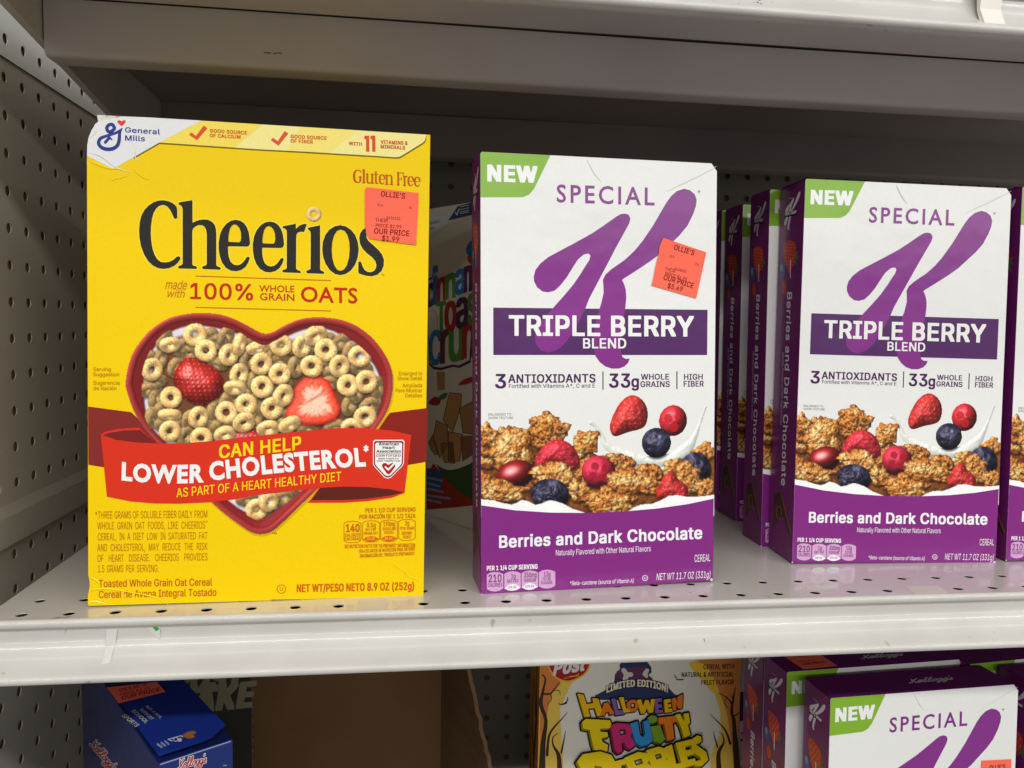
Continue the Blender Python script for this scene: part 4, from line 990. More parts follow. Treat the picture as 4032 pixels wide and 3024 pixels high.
s_ = sticker_print(CH, f_front, [(1441, 742), (1643.5, 765.5), (1633.8, 969.7), (1450, 943.6)] + [(1433 + 6 * max(0, (y - 880) / 60) + d_, y) for (d_, y) in reversed([(x - 1434, y) for x, y in jag])],
    [("OLLIE'S", (1495, 778), (1589, 787), 20.5, .012), ("314", (1481, 815.6), (1501.7, 817), 9, 0), ("C6", (1604.5, 827), (1615, 828), 9, 0), ("0636152", (1517.5, 867), (1570.6, 871), 10.5, 0), ("THEIR", (1473.8, 878), (1522, 880.5), 14, 0),
     ("PRICE $2.99", (1474.8, 898), (1575.4, 905), 13, 0), ("OUR PRICE", (1468, 923.6), (1605.6, 934.5), 21, .012), ("$1.99", (1499, 951.8), (1566, 957), 19.5, .01)])
prop(s_.build("price_sticker", ybox, M_STICKER), "small salmon red price sticker with dark print")

# ---------------------------------------------- the white and purple berry cereal box
KW, KH, KD, KL = 158.3, 278.0, 34.0, math.radians(2.35)
K1 = homography([(1892.7, 2341), (2809.5, 2288), (1891.7, 596), (2823.7, 647.6)], [(0, 0), (KW, 0), (0, KH), (KW, KH)])
KS = homography([(3029, 2167.7), (3119.6, 2222.6), (3068.7, 765), (3164.9, 718)], [(0, 0), (KD, 0), (0, KH), (KD, KH)])
KT = homography([(3278.7, 2740), (4010.6, 2696.6), (3161, 2668), (3836.7, 2606)], [(0, 0), (KW, 0), (0, KD), (KW, KD)])
kf, ks, kt = frames(KW, KD, KH, KL)
PU = (134, 42, 130); DP = (86, 44, 100); KP = (136, 50, 138); KWH = (238, 238, 233)
kbox = empty("cereal_box")
KOUT = [(0.6, 0), (KW - .6, 0), (KW, .6), (KW, KH - 5.0), (KW - 4.0, KH), (1.0, KH), (0, KH - 1.2), (0, .6)]
carton("carton", KOUT, KD, KW, KL, (128, 40, 118), M_CARD_GLOSS, kbox)
ka = lambda pts: z(pts, 1840, 570, .47016); kb = lambda pts: z(pts, 1840, 1180, .47016); kc = lambda pts: z(pts, 1840, 1900, .47016)
p = Print(K1, kf)
p.poly([[(0.25, .3), (KW - .3, .3), (KW - .15, KH - 5.1), (KW - 4.1, KH - .15), (1, KH - .15), (0.25, KH - 1.3)]], KWH, 0, uv=True)
gv = K1(ka([(698, 85), (600, 290), (560, 370), (520, 415), (470, 438), (110, 437)]))
p.poly([[(0.25, KH - 1.3), (1, KH - .15)] + [(gv[0][0], KH - .15)] + [tuple(q) for q in gv[1:-1]] + [(0.25, gv[-1][1])]], (134, 182, 46), 1, uv=True)
p.text("NEW", (1924.6, 710), (2111.8, 716.7), 59, (246, 246, 242), 2, .045)
pt = K1(kc([(105, 183), (400, 226), (700, 247), (1000, 251), (1300, 241), (1600, 216), (1850, 181), (2072, 136)]))
p.poly([[(0.25, .3)] + [(KW - .3, .3)] + [(KW - .2, pt[-1][1])] + [tuple(q) for q in pt[::-1][1:-1]] + [(0.25, pt[0][1])]], PU, 4, uv=True)
DPT = (78, 34, 88)
p.text("3", (1951.4, 1524), (1990.5, 1524), 54, DPT, 2, .02); p.text("ANTIOXIDANTS", (2002, 1503.5), (2344, 1503.5), 32, DPT, 2, .02); p.text("Fortified with Vitamins A*, C and E", (2003.6, 1524), (2343, 1524), 15, DPT, 2, .006)
p.line([(2374.5, 1461), (2374.5, 1533)], DPT, 2, 4.2); p.line([(2666, 1462), (2666, 1532)], DPT, 2, 4.2)
p.text("33", (2400.5, 1524), (2480.4, 1524), 53.6, DPT, 2, .018); p.text("g", (2488, 1523), (2514.7, 1523), 44, DPT, 2, .02)
p.text("WHOLE", (2525, 1494), (2634.6, 1494), 22, DPT, 2, .02); p.text("GRAINS", (2522.7, 1523), (2637, 1523), 22, DPT, 2, .02); p.text("HIGH", (2694.8, 1495), (2767, 1495), 22, DPT, 2, .02); p.text("FIBER", (2693.4, 1522.3), (2771, 1522.3), 22, DPT, 2, .02)
p.text("ENLARGED TO", (1922.3, 1632.8), (2012.6, 1632.8), 9.5, (110, 106, 104), 2); p.text("SHOW TEXTURE", (1922.3, 1646.4), (2021, 1646.4), 9.5, (110, 106, 104), 2)
WH = (246, 242, 246)
p.text("Berries and Dark Chocolate", (1966, 2153), (2764, 2121), 46, WH, 6, .024); p.text("Naturally Flavored with Other Natural Flavors", (2188, 2185.5), (2562.7, 2170.5), 22, WH, 6, .0)
p.text("CEREAL", (2735.7, 2214), (2797.8, 2210.5), 28, WH, 6, .0); p.text("PER 1 1/4 CUP SERVING", (1916, 2243), (2115, 2237), 17.5, WH, 6, .03)
p.text("*Beta-carotene (source of Vitamin A)", (2243, 2303.4), (2495, 2294), 16, WH, 6, .004, shear=.12); p.text("NET WT 11.7 OZ (331g)", (2585.3, 2284.6), (2797.8, 2276), 26, WH, 6, .0, shear=.08)
p.ring((2540.5, 2276), 11.5, 2.2, WH, 6); p.text("U", (2536, 2281), (2545, 2281), 10, WH, 6, .01)
# scuffed right top corner fold and lower corner
p.crease(smooth_line(ka([(2085, 190), (1960, 255), (1800, 330), (1660, 400)]), 4), 3.4, .2, KWH, 7)
p.crease(smooth_line(ka([(1000, 120), (1030, 180), (1070, 250), (1120, 310)]), 4), 2.0, .15, (240, 240, 236), 7)
p.disc((2803, 2284), 5, (232, 214, 230), 6); p.disc((1894.5, 2338), 3.0, (236, 226, 234), 6)
kfront = p.build("front_panel", kbox, M_CARD_GLOSS)
# emblem
p = Print(K1, kf); k4 = lambda pts: z(pts, 2080, 720, .31646)
KA = [(1200, 385), (1250, 400), (1272, 450), (1255, 510), (1200, 610), (1100, 790), (1000, 980), (900, 1170), (760, 1434), (715, 1549), (640, 1704), (560, 1844), (480, 1964), (400, 2044), (320, 2089), (240, 2104), (160, 2074), (100, 2004), (80, 1924), (95, 1844), (160, 1724), (310, 1549), (450, 1394), (560, 1264), (650, 1134), (720, 1020), (760, 960), (775, 910), (765, 885), (740, 877), (690, 890), (620, 950), (560, 1040), (480, 1170), (400, 1270), (330, 1335), (250, 1355), (180, 1345), (110, 1290), (75, 1220), (70, 1160), (90, 1080), (150, 1000), (250, 920), (400, 840), (600, 735), (800, 625), (950, 525), (1100, 420), (1150, 392)]
KB = [(1940, 82), (2010, 100), (2070, 150), (2095, 220), (2085, 300), (2050, 400), (1980, 540), (1880, 660), (1800, 735), (1650, 880), (1500, 990), (1300, 1120), (1180, 1195), (1168, 1207), (1195, 1264), (1215, 1334), (1220, 1424), (1210, 1544), (1190, 1674), (1160, 1874), (1150, 1994), (1155, 2114), (1175, 2164), (1210, 2186), (1262, 2184), (1245, 2234), (1200, 2279), (1130, 2306), (1040, 2306), (960, 2279), (890, 2224), (840, 2154), (815, 2064), (805, 1954), (830, 1774), (870, 1614), (910, 1494), (940, 1364), (935, 1264), (930, 1204), (960, 1140), (1040, 1070), (1200, 960), (1320, 850), (1420, 730), (1550, 540), (1650, 370), (1720, 250), (1780, 170), (1850, 110)]
p.poly([k4(KA)], KP, 3); p.poly([k4(KB)], KP, 3)
p.text("SPECIAL", (2192.7, 795), (2577.3, 809.8), 67, KP, 3, .014, geo=True, spacing=1.22); p.ring((2752, 757), 4.5, 1.6, (130, 90, 130), 3); p.disc((2752, 757), 1.5, (130, 90, 130), 3)
p.build("brand_emblem", kfront, M_CARD_GLOSS)
p = Print(K1, kf)
p.poly([[(1942.5, 1208), (2786.5, 1221), (2785, 1398.6), (1942.5, 1394)]], DP, 2)
p.text("TRIPLE BERRY", (2007, 1316.4), (2728.7, 1323.4), 76, (244, 244, 238), 6, .025); p.text("BLEND", (2297, 1369), (2464.4, 1370), 38, (244, 244, 238), 6, .018)
p.build("flavour_banner", kfront, M_CARD_GLOSS)
p = Print(K1, kf); p.picture(flakes_picture(), 1.5); p.build("food_picture", kfront, M_CARD_GLOSS)
p = Print(K1, kf); PK = (216, 168, 212)
for i, (x0, x1, y0_, y1_) in enumerate(((160, 298, 742, 907), (307, 445, 737, 902), (452, 590, 731, 893), (597, 735, 725, 885))):
    q = [(x0, y0_ + 22), (x0 + 30, y0_ + 6), ((x0 + x1) / 2, y0_), (x1 - 30, y0_ + 5), (x1, y0_ + 18), (x1, y1_ - 26), (x1 - 30, y1_ - 8), ((x0 + x1) / 2, y1_), (x0 + 30, y1_ - 5), (x0, y1_ - 20)]
    p.poly([kc(q)], PK, 6)
for (x0, x1, y0_) in ((308, 444, 842), (453, 589, 835)):
    p.poly([kc([(x0, y0_ + 40), (x0 + 34, y0_ + 10), ((x0 + x1) / 2, y0_), (x1 - 34, y0_ + 8), (x1, y0_ + 34), (x1 - 34, y0_ + 52), ((x0 + x1) / 2, y0_ + 60), (x0 + 34, y0_ + 56)])], (246, 240, 246), 7)
for (t, a, b, y, h, bo) in (("210", 175, 282, 828, 62, .01), ("CALORIES", 170, 288, 867, 30, .01), ("1g", 365, 400, 797, 38, .01), ("SAT FAT", 330, 425, 833, 26, .01), ("5% DV", 342, 408, 882, 20, .01), ("350mg", 473, 577, 790, 40, .01), ("SODIUM", 473, 570, 826, 26, .01), ("15% DV", 482, 557, 874, 20, .01), ("13g", 640, 693, 783, 40, .01), ("TOTAL", 628, 700, 818, 24, .01), ("SUGARS", 615, 710, 848, 24, .01)):
    A = kc([(a, y), (b, y - (b - a) * .03)]); p.text(t, A[0], A[1], h * .47016, (120, 44, 112), 8, bo)
p.build("nutrition_facts", kfront, M_CARD_GLOSS)
# side panel
p = Print(KS, ks)
SP = (112, 34, 102)
p.raw([(0.2, .3), (KD - .2, .3), (KD - .2, KH - .6), (.2, KH - .6)], QUAD, SP, 0, uv=True)
sa = lambda pts: z(pts, 2780, 680, .566); sb = lambda pts: z(pts, 2780, 1480, .566)
def skew(P_):   # the emblem again, small and white, leaning with the panel
    o = []
    for x, y in P_:
        s_ = (x - 70) / 2025.0; t = (y - 82) / 2224.0
        xl = 552 + (535 - 552) * t; xr = 652 + (598 - 652) * t; yl = 196 + (432 - 196) * t; yr = 158 + (442 - 158) * t
        o.append((xl + (xr - xl) * s_, yl + (yr - yl) * s_))
    return sa(o)
p.poly([skew(KA)], (222, 214, 220), 2); p.poly([skew(KB)], (222, 214, 220), 2)
p.poly([sa([(540, 318), (630, 290), (627, 325), (537, 354)])], (52, 24, 62), 3); p.text("TRIPLE BERRY", sa([(543, 340)])[0], sa([(624, 314)])[0], 11, (226, 220, 226), 4, .03)
p.text("SPECIAL", sa([(567, 222)])[0], sa([(597, 214)])[0], 5, (222, 214, 220), 2)
p.poly([smooth_loop(sa([(532, 560), (545, 522), (580, 510), (612, 520), (622, 560), (618, 610), (605, 660), (590, 700), (572, 738), (555, 700), (540, 640)]), 3)], (196, 62, 44), 2)
for i in range(7):
    for j in range(4): p.disc(sa([(548 + j * 18 + (i % 2) * 8, 535 + i * 24)])[0], 2.0, (236, 150, 110), 4, 6)
p.poly([sa([(620, 590), (636, 575), (630, 605), (640, 625), (624, 640), (630, 690), (612, 665)])], (74, 110, 50), 3)
p.disc(sa([(528, 720)])[0], 11, (62, 88, 140), 3, 18, ry=30); p.disc(sa([(522, 705)])[0], 5, (130, 150, 190), 4, 12, ry=16)
p.disc(sa([(540, 840)])[0], 8.5, (190, 66, 46), 2, 16, ry=28)
p.line([sa([(584, 640)])[0], sa([(583, 770)])[0]], (230, 226, 224), 5, 3.2)
p.text("Berries and Dark Chocolate", sa([(562, 870)])[0], sb([(527, 788)])[0], 17.5, (226, 218, 226), 2, .03, up=(1, 0.0))
p.text("Naturally Flavored with Other Natural Flavors", sa([(530, 1290)])[0], sb([(518, 376)])[0], 7, (206, 190, 206), 2, .0, up=(1, 0))
p.poly([sb([(480, 862), (500, 838), (528, 832), (600, 1112), (584, 1120), (545, 1000), (520, 1008), (468, 1085), (476, 950)])], (60, 34, 24), 2)
p.poly([sb([(520, 834), (528, 830), (600, 1110), (590, 1116)])], (120, 76, 52), 3); p.poly([sb([(480, 930), (500, 900), (520, 1000), (470, 1085)])], (78, 46, 32), 3)
t_ = np.linspace(0, 6.28, 15); p.line([(sb([(513 + 18 * math.cos(a), 975 + 46 * math.sin(a))])[0]) for a in t_], (130, 96, 78), 4, 2.4)
p.build("side_panel", kbox, M_CARD_GLOSS)
# top panel
SCR = dict(K=[[(0, 0), (.30, .12), (.22, .5), (.12, .95)], [(.62, 1.0), (.40, .72), (.20, .48), (.42, .36), (.56, .06), (.72, 0)]],
           e=[[(.05, .25), (.35, .32), (.42, .48), (.25, .55), (.08, .36), (.10, .08), (.30, .0), (.52, .14)]], l=[[(.0, .14), (.30, .55), (.36, .95), (.22, 1.0), (.14, .6), (.16, .1), (.30, .0), (.48, .14)]],
           o=[[(.35, .52), (.14, .44), (.06, .2), (.2, .0), (.4, .1), (.42, .36), (.3, .5), (.56, .42)]], g=[[(.42, .46), (.22, .52), (.06, .28), (.16, .04), (.34, .12), (.44, .46), (.38, -.2), (.18, -.42), (.02, -.3), (.22, -.1), (.56, .12)]],
           s=[[(.0, .1), (.24, .52), (.22, .3), (.34, .14), (.2, .0), (.02, .06)]])
def script(p, A, B, h, col, layer, wd, up=None, uv=False):
    """the maker's looped script, drawn with a pen of width wd"""
    A = np.array(A, float); B = np.array(B, float); d = B - A; L = np.linalg.norm(d); sg = 1 if uv else -1
    if up is None: up = np.array([-d[1], d[0]]) / L * sg
    up = np.array(up, float); adv = dict(K=.66, e=.44, l=.40, o=.50, g=.50, s=.36); x = 0; tot = sum(adv[c] for c in "Kelloggs") + .1
    ap = None
    for i, c in enumerate("Kelloggs"):
        if c == "s": x += .08; ap = (x - .06, .82)
        for st in SCR[c]:
            q = [A + d * ((x + a) / tot) + up * b * h for a, b in smooth_line(st, 4)]
            p.line([tuple(v) for v in q], col, layer, wd, uv)
        x += adv[c]
    q = [A + d * (ap[0] / tot) + up * ap[1] * h, A + d * ((ap[0] + .05) / tot) + up * (ap[1] + .2) * h]; p.line([tuple(v) for v in q], col, layer, wd, uv)
p = Print(KT, kt); q4 = lambda pts: z(pts, 2900, 2520, .51175)
p.raw([(.3, .2), (KW - 4.0, .2), (KW - 4.0, KD - .2), (.3, KD - .2)], QUAD, (112, 36, 108), 0, uv=True)
A = q4([(1215, 335), (1560, 305)]); script(p, A[0], A[1], 16, (214, 208, 214), 2, 4.0)
p.build("top_panel", kbox, M_CARD_GLOSS)

def copy_tree(o, parent=None, name=None):
    c = o.copy(); COL.objects.link(c); c.parent = parent
    for ch in list(o.children): copy_tree(ch, c)
    return c
used = [False]
def place_k(fl, rz, label, ry=0.0, zz=0.2, extra_lean=0.0):
    """fl: where the front left bottom corner stands"""
    o = kbox if not used[0] else copy_tree(kbox)
    used[0] = True
    c, s = math.cos(rz), math.sin(rz)
    dx, dy = KW / 2, KD / 2
    o.location = ((fl[0] + dx * c - dy * s) * MM, (fl[1] + dx * s + dy * c) * MM, zz * MM)
    o.rotation_euler = (-extra_lean, ry, rz)
    prop(o, label, "cereal box", "berry cereal boxes")
    return o
Dg = math.radians
kB1 = place_k((275.3, 104.5), Dg(-.3), "berry cereal box directly behind the front one of the right-hand middle shelf row")
kB2 = place_k((287.5, 181.0), Dg(2), "third berry cereal box back, a thin green and white strip between two purple sides")
kB3 = place_k((284.0, 219.5), Dg(0.5), "rearmost berry cereal box of the middle shelf row, peeping past the stickered box's right edge")
kK2 = place_k((278.1, 59.1), Dg(-2.3), "frontmost berry cereal box of the right-hand middle shelf row, whole front in view, no sticker", Dg(0.6))
kK2.scale[1] = 1.2; kK2.location[1] += 0.0034
kK3 = place_k((444.6, 53.2), Dg(-0.5), "berry cereal box cut off by the photo's right edge on the middle shelf", Dg(0.4))
LZ = ZL + 0.2; LO = -KH * math.tan(KL)
kL2 = place_k((296.1, 91.8 + LO), Dg(3.5), "lower shelf berry cereal box with a red sticker across its purple top", 0, LZ)
kL2b = place_k((299.0, 138.0 + LO), Dg(3.0), "lower shelf berry cereal box of which only a narrow purple side strip shows", 0, LZ)
kL3 = place_k((324.0, 246.0), Dg(0.5), "lower shelf berry cereal box showing a pale strip beside the yellow cartoon lettered box", 0, LZ)
kR1 = place_k((477.0, 54.0 + LO), Dg(2.0), "lower shelf berry cereal box at the right edge showing its dark purple side", 0, LZ)
kR2 = place_k((453.0, 92.0 + LO), Dg(6.0), "lower shelf berry cereal box at far right with a green flash under the shelf lip", 0, LZ)
# the two boxes with stickers on the front
kK1 = place_k((46.6, 14.0), Dg(4.04), "berry cereal box with a red price sticker, standing alone beside the yellow box", Dg(-0.65))
ST = [(2611, 938), (2779.5, 995.5), (2740.4, 1175.6), (2564, 1124), (2572, 1095), (2578, 1060), (2585, 1030), (2592, 1000), (2596, 970)]
TX = [("OLLIE'S", (2651, 983.8), (2728.7, 1007.3), 20, .012), ("314", (2634.6, 1014.3), (2652.5, 1018), 10, 0), ("C6", (2735.7, 1045), (2748.4, 1048.7), 9, 0), ("0638082", (2653.5, 1064), (2699.5, 1075.5), 10.5, 0), ("THEIR", (2615.8, 1064), (2655.8, 1075.5), 13, 0),
      ("PRICE $6.99", (2615.8, 1082.5), (2701.4, 1107.4), 13, 0), ("OUR PRICE", (2609.7, 1101.3), (2726.3, 1136.6), 21, .012), ("$5.49", (2626, 1134), (2684, 1149), 19, .01)]
prop(sticker_print(K1, kf, ST, TX).build("price_sticker", kK1, M_STICKER), "salmon red price sticker stuck on at a tilt")
kL1 = place_k((307.3, 47.7 + LO), Dg(2.9), "lower shelf berry cereal box in front with a red price sticker at its right edge", 0, LZ)
for ch in list(kL1.children):
    if ch.name.startswith("price_sticker"): bpy.data.objects.remove(ch)
def k_uv_sticker(parent, frame, quad, texts, name="price_sticker"):
    s = Print(ID, frame); s.poly([quad], (255, 112, 88), 10, uv=True)
    for (t, A, B, h, b) in texts: s.text(t, A, B, h, (120, 20, 24), 13, b, perp=True, uv=True)
    return prop(s.build(name, parent, M_STICKER), "salmon red price sticker with dark print")
k_uv_sticker(kL1, kf, [(128, 221), (154, 220), (155, 189), (126.5, 190)], [("OLLIE'S", (135, 213.5), (148.5, 213), 3.4, .012), ("314", (132, 207), (135, 207), 1.5, 0), ("C6", (149.5, 206.6), (151.5, 206.6), 1.5, 0),
              ("THEIR", (132, 198), (139, 198), 2.2, 0), ("PRICE $6.99", (132, 195), (147, 195), 2.2, 0), ("OUR PRICE", (131, 190.6), (151, 190.4), 3.2, .01)])
k_uv_sticker(kL2, kt, [(15, 1.0), (46, 2.5), (44, 30), (12, 28)], [("OUR PRICE", (19, 8), (40, 9), 3.2, .01), ("PRICE $6.99", (19, 13), (34, 13.6), 2.2, 0), ("OLLIE'S", (20, 23), (34, 23.6), 3.4, .01)])

# ---------------------------------------------- the dark box turned away in the gap
def simple_box(root, w, d, h, col, mat, lean=0.0):
    carton("carton", [(0.5, 0), (w - .5, 0), (w, .5), (w, h - .5), (w - .5, h), (.5, h), (0, h - .5), (0, .5)], d, w, lean, col, mat, root)
CW, CHh, CD = 190.0, 268.0, 48.0
# its front plane runs through (16.8, 220.5) towards (34.8, -50.1); u = 0 lies 86 mm back along it
ang = math.atan2(-50.1, 34.8); C0 = 92.0
cx = 16.8 + math.cos(ang) * (CW / 2 - C0); cy = 220.5 + math.sin(ang) * (CW / 2 - C0)
nx_, ny_ = -math.sin(ang), math.cos(ang)
cbox = prop(empty("cereal_box", (cx + nx_ * CD / 2, cy + ny_ * CD / 2, .2), ang), "dark shaded cereal box with colourful bubble lettering, turned sideways behind the yellow box", "cereal box", "cereal boxes on the shelves")
simple_box(cbox, CW, CD, CHh, (206, 196, 178), M_CARD_MATTE)
FC = homography([(1690, 2020), (1850, 2080), (1690, 835), (1850, 800)], [(3.74 + C0, 2.3), (60.7 + C0, .5), (-.8 + C0, 265.5), (54.6 + C0, 267.7)])
cf, _, _ = frames(CW, CD, CHh, 0.0)
p = Print(FC, cf); c1 = lambda pts: z(pts, 1680, 760, .4339); c2 = lambda pts: z(pts, 1680, 1400, .4339)
p.raw([(.3, .3), (CW - .3, .3), (CW - .3, CHh - .3), (.3, CHh - .3)], QUAD, (206, 196, 178), 0, uv=True)
p.poly([c1([(20, 185), (285, 122), (195, 250), (20, 465)])], (196, 196, 190), 1); p.poly([c1([(285, 122), (440, 78), (440, 195), (195, 253)])], (52, 66, 104), 1)
p.line(c1([(262, 178), (275, 200), (298, 145)]), (220, 220, 224), 2, 3.5)
for yy in (125, 150, 172, 188): p.line(c1([(305, yy + 3), (385, yy - 14)]), (190, 194, 204), 2, 2.6)
p.text("General", c1([(28, 290)])[0], c1([(118, 268)])[0], 12, (110, 120, 150), 2, .02); p.text("Mills", c1([(28, 340)])[0], c1([(72, 330)])[0], 11, (110, 120, 150), 2, .02)
blob = c1([(10, 780), (45, 770), (65, 712), (100, 778), (160, 760), (235, 722), (260, 735), (330, 690), (440, 640), (440, 930), (400, 1540), (300, 1590), (240, 1580), (130, 1610), (60, 1600), (25, 1560), (15, 1290), (60, 1240), (100, 1240), (95, 1110), (60, 1050), (10, 1060)])
p.poly([blob], (64, 44, 58), 2, 0.0); p.poly([inset(blob, .955)], (206, 200, 192), 3)
BL, RE, GN, PP = (58, 112, 168), (166, 54, 44), (86, 138, 56), (84, 48, 78)
def ctc(t, a, b, ya, yb, xh, col, up=None):
    A = c1([(a, ya)])[0]; B = c1([(b, yb)])[0]; p.text(t, A, B, xh * .4339, col, 5, .016)
for a in (("c", 12, 62, 1035, 1020, 270, (96, 62, 60)), ("i", 66, 96, 1012, 1005, 330, BL), ("n", 104, 172, 985, 970, 270, RE), ("n", 180, 258, 965, 945, 280, GN), ("a", 268, 344, 925, 905, 290, BL), ("m", 350, 450, 902, 875, 300, PP),
          ("T", 98, 172, 1272, 1260, 275, GN), ("o", 174, 266, 1250, 1238, 340, RE), ("a", 275, 372, 1228, 1212, 350, PP), ("s", 380, 450, 1190, 1170, 350, GN),
          ("C", 32, 132, 1565, 1545, 300, BL), ("r", 136, 202, 1545, 1535, 390, (96, 56, 58)), ("u", 214, 330, 1530, 1510, 400, GN), ("n", 334, 440, 1500, 1480, 400, RE)): ctc(*a)
p.poly([smooth_loop(c1([(360, 520), (375, 470), (420, 430), (440, 560), (380, 570)]), 3)], BL, 4); p.poly([smooth_loop(c1([(372, 580), (440, 560), (440, 650), (390, 640)]), 3)], (176, 72, 48), 4)
# bowl with squares
p.poly([c2([(0, 1100), (60, 980), (150, 1080), (330, 1250), (440, 1300), (440, 1360), (260, 1380), (0, 1400)])], (150, 48, 34), 2)
p.poly([smooth_loop(c2([(60, 930), (130, 1060), (220, 1170), (330, 1260), (450, 1290), (460, 940), (300, 1000), (150, 990)]), 3)], (58, 84, 44), 3)
p.poly([smooth_loop(c2([(0, 860), (60, 960), (160, 1030), (260, 1035), (380, 990), (450, 940), (450, 890), (330, 960), (220, 985), (120, 950), (40, 860), (10, 780)]), 3)], (206, 200, 188), 5)
for q in ([(150, 590), (210, 340), (320, 350), (310, 480), (240, 690)], [(60, 760), (90, 590), (190, 640), (200, 800), (120, 930)], [(20, 790), (60, 720), (110, 900), (60, 900)], [(200, 690), (330, 720), (300, 960), (200, 960)], [(300, 480), (420, 420), (450, 720), (330, 700)], [(310, 740), (440, 730), (450, 920), (330, 960)], [(130, 800), (240, 790), (260, 980), (160, 970)]):
    c_ = random.Random(len(q) * 7 + q[0][0]).uniform(.8, 1.15); p.poly([c2(q)], tuple(int(v * c_) for v in (160, 118, 74)), 4); p.line(c2(q + [q[0]]), (104, 72, 42), 4.6, 3)
p.poly([c2([(0, 1020), (150, 1060), (130, 1240), (0, 1220)])], (56, 74, 118), 4)
for (a, b, y) in ((15, 140, 1110), (15, 120, 1160), (10, 150, 1210), (10, 215, 1270), (10, 130, 1310)): p.line(c2([(a, y), (b, y + 28)]), (120, 134, 160), 5, 9)
p.poly([smooth_loop(c2([(290, 270), (330, 225), (410, 195), (440, 230), (360, 262)]), 3)], (168, 56, 50), 4); p.poly([smooth_loop(c2([(110, 380), (150, 345), (195, 345), (165, 395), (120, 400)]), 3)], (74, 112, 56), 4)
p.poly([smooth_loop(c2([(20, 430), (70, 375), (130, 400), (110, 450), (50, 450)]), 3)], (150, 52, 44), 4); p.poly([c2([(92, 150), (168, 150), (168, 310), (100, 318)])], (168, 128, 84), 4)
p.build("front_panel", cbox, M_CARD_MATTE)

# ---------------------------------------------- the yellow box with cartoon stone lettering, lower shelf
PW, PH, PD = 197.0, 240.0, 52.0
pbox = prop(empty("cereal_box", (123.6 + PW / 2, 230 + PD / 2, LZ), Dg(0)), "yellow and orange cereal box with cartoon stone lettering and bare trees on the lower shelf", "cereal box", "cereal boxes on the shelves")
simple_box(pbox, PW, PD, PH, (222, 132, 50), M_CARD_MATTE)
FP = homography([(2124, 2700), (2914, 2690), (2124, 3020), (2914, 3000)], [(0.0, -166.43 - LZ), (PW, -172.42 - LZ), (1.7, -245.88 - LZ), (PW + 2.6, -252.19 - LZ)])
pf, ps, _ = frames(PW, PD, PH, 0.0)
p = Print(FP, pf); pa = lambda pts: z(pts, 2032, 2520, .45208)
p.raw([(.3, .3), (PW - .3, .3), (PW - .3, PH - .3), (.3, PH - .3)], QUAD, (230, 194, 84), 0, uv=True)
clampu = lambda pts: [(min(max(a, .4), PW - .4), min(max(b, .5), PH - .5)) for a, b in FP(pts)]
p.poly([clampu(pa([(203, 150), (420, 150), (360, 300), (390, 380), (300, 480), (260, 700), (250, 1000), (203, 1115)]))], (212, 128, 66), 1, uv=True)
p.poly([clampu(pa([(1560, 150), (1950, 150), (1960, 1115), (1915, 1115), (1880, 900), (1840, 640), (1760, 420)]))], (214, 134, 68), 1, uv=True)
p.poly([pa([(640, 180), (1540, 170), (1700, 380), (1780, 620), (1790, 800), (1700, 1000), (1700, 1180), (420, 1180), (400, 900), (380, 600), (470, 400)])], (226, 222, 206), 1.5)
p.poly([smooth_loop(pa([(1500, 200), (1650, 220), (1760, 420), (1720, 460), (1600, 330)]), 3)], (238, 196, 60), 2)
# bare trees
TB = (60, 46, 30)
for br in ([(225, 1150, 60), (235, 900, 44), (260, 700, 30), (215, 560, 34), (235, 440, 22), (255, 340, 14), (225, 300, 10)], [(240, 470, 18), (300, 465, 14), (330, 430, 10), (375, 370, 6)], [(300, 468, 10), (305, 520, 8), (270, 560, 5)], [(325, 440, 7), (375, 440, 6), (385, 480, 4)],
           [(270, 1000, 26), (285, 840, 20), (330, 760, 16), (395, 690, 10), (445, 630, 5)], [(380, 1130, 44), (370, 1000, 34), (325, 920, 16), (320, 850, 10), (365, 810, 5)], [(395, 980, 18), (415, 880, 12), (430, 795, 5)],
           [(1935, 1150, 60), (1915, 900, 44), (1900, 700, 32), (1880, 620, 26), (1895, 500, 16), (1910, 410, 6)], [(1885, 560, 16), (1840, 500, 10), (1760, 460, 5)], [(1840, 500, 7), (1815, 540, 6), (1850, 590, 4)], [(1895, 520, 9), (1860, 460, 4)],
           [(1870, 900, 22), (1830, 790, 16), (1760, 710, 10), (1690, 645, 5)], [(1775, 1130, 46), (1770, 980, 34), (1815, 890, 16), (1800, 820, 8), (1770, 800, 4)], [(1760, 930, 16), (1735, 850, 10), (1725, 795, 5)], [(1905, 660, 14), (1950, 630, 6)]):
    p.line(smooth_line(pa(br), 3), TB, 3)
for bt in ([(360, 540), (385, 555), (412, 550), (440, 530), (448, 490), (455, 515), (440, 555), (405, 565), (380, 562)], [(1368, 290), (1395, 320), (1400, 340), (1465, 338), (1450, 350), (1398, 350)]): p.poly([pa(bt)], (34, 30, 28), 3)
# maker's oval
p.poly([smooth_loop(clampu(pa([(270, 215), (300, 150), (460, 130), (620, 160), (648, 210), (610, 290), (520, 350), (430, 365), (330, 320)])), 4)], (236, 172, 52), 3, uv=True)
p.poly([smooth_loop(clampu(pa([(285, 215), (310, 160), (460, 140), (610, 165), (634, 210), (595, 285), (510, 338), (430, 352), (340, 310)])), 4)], (168, 28, 40), 4, uv=True)
p.text("Post", pa([(325, 305)])[0], pa([(585, 262)])[0], 56, (226, 222, 216), 6, .03, shear=.25)
for i in range(4): p.line(pa([(420 + i * 12, 335 - i * 4, 6), (470 + i * 18, 318 - i * 2, 10), (545, 312 - i * 8, 3)]), (240, 196, 70), 6)
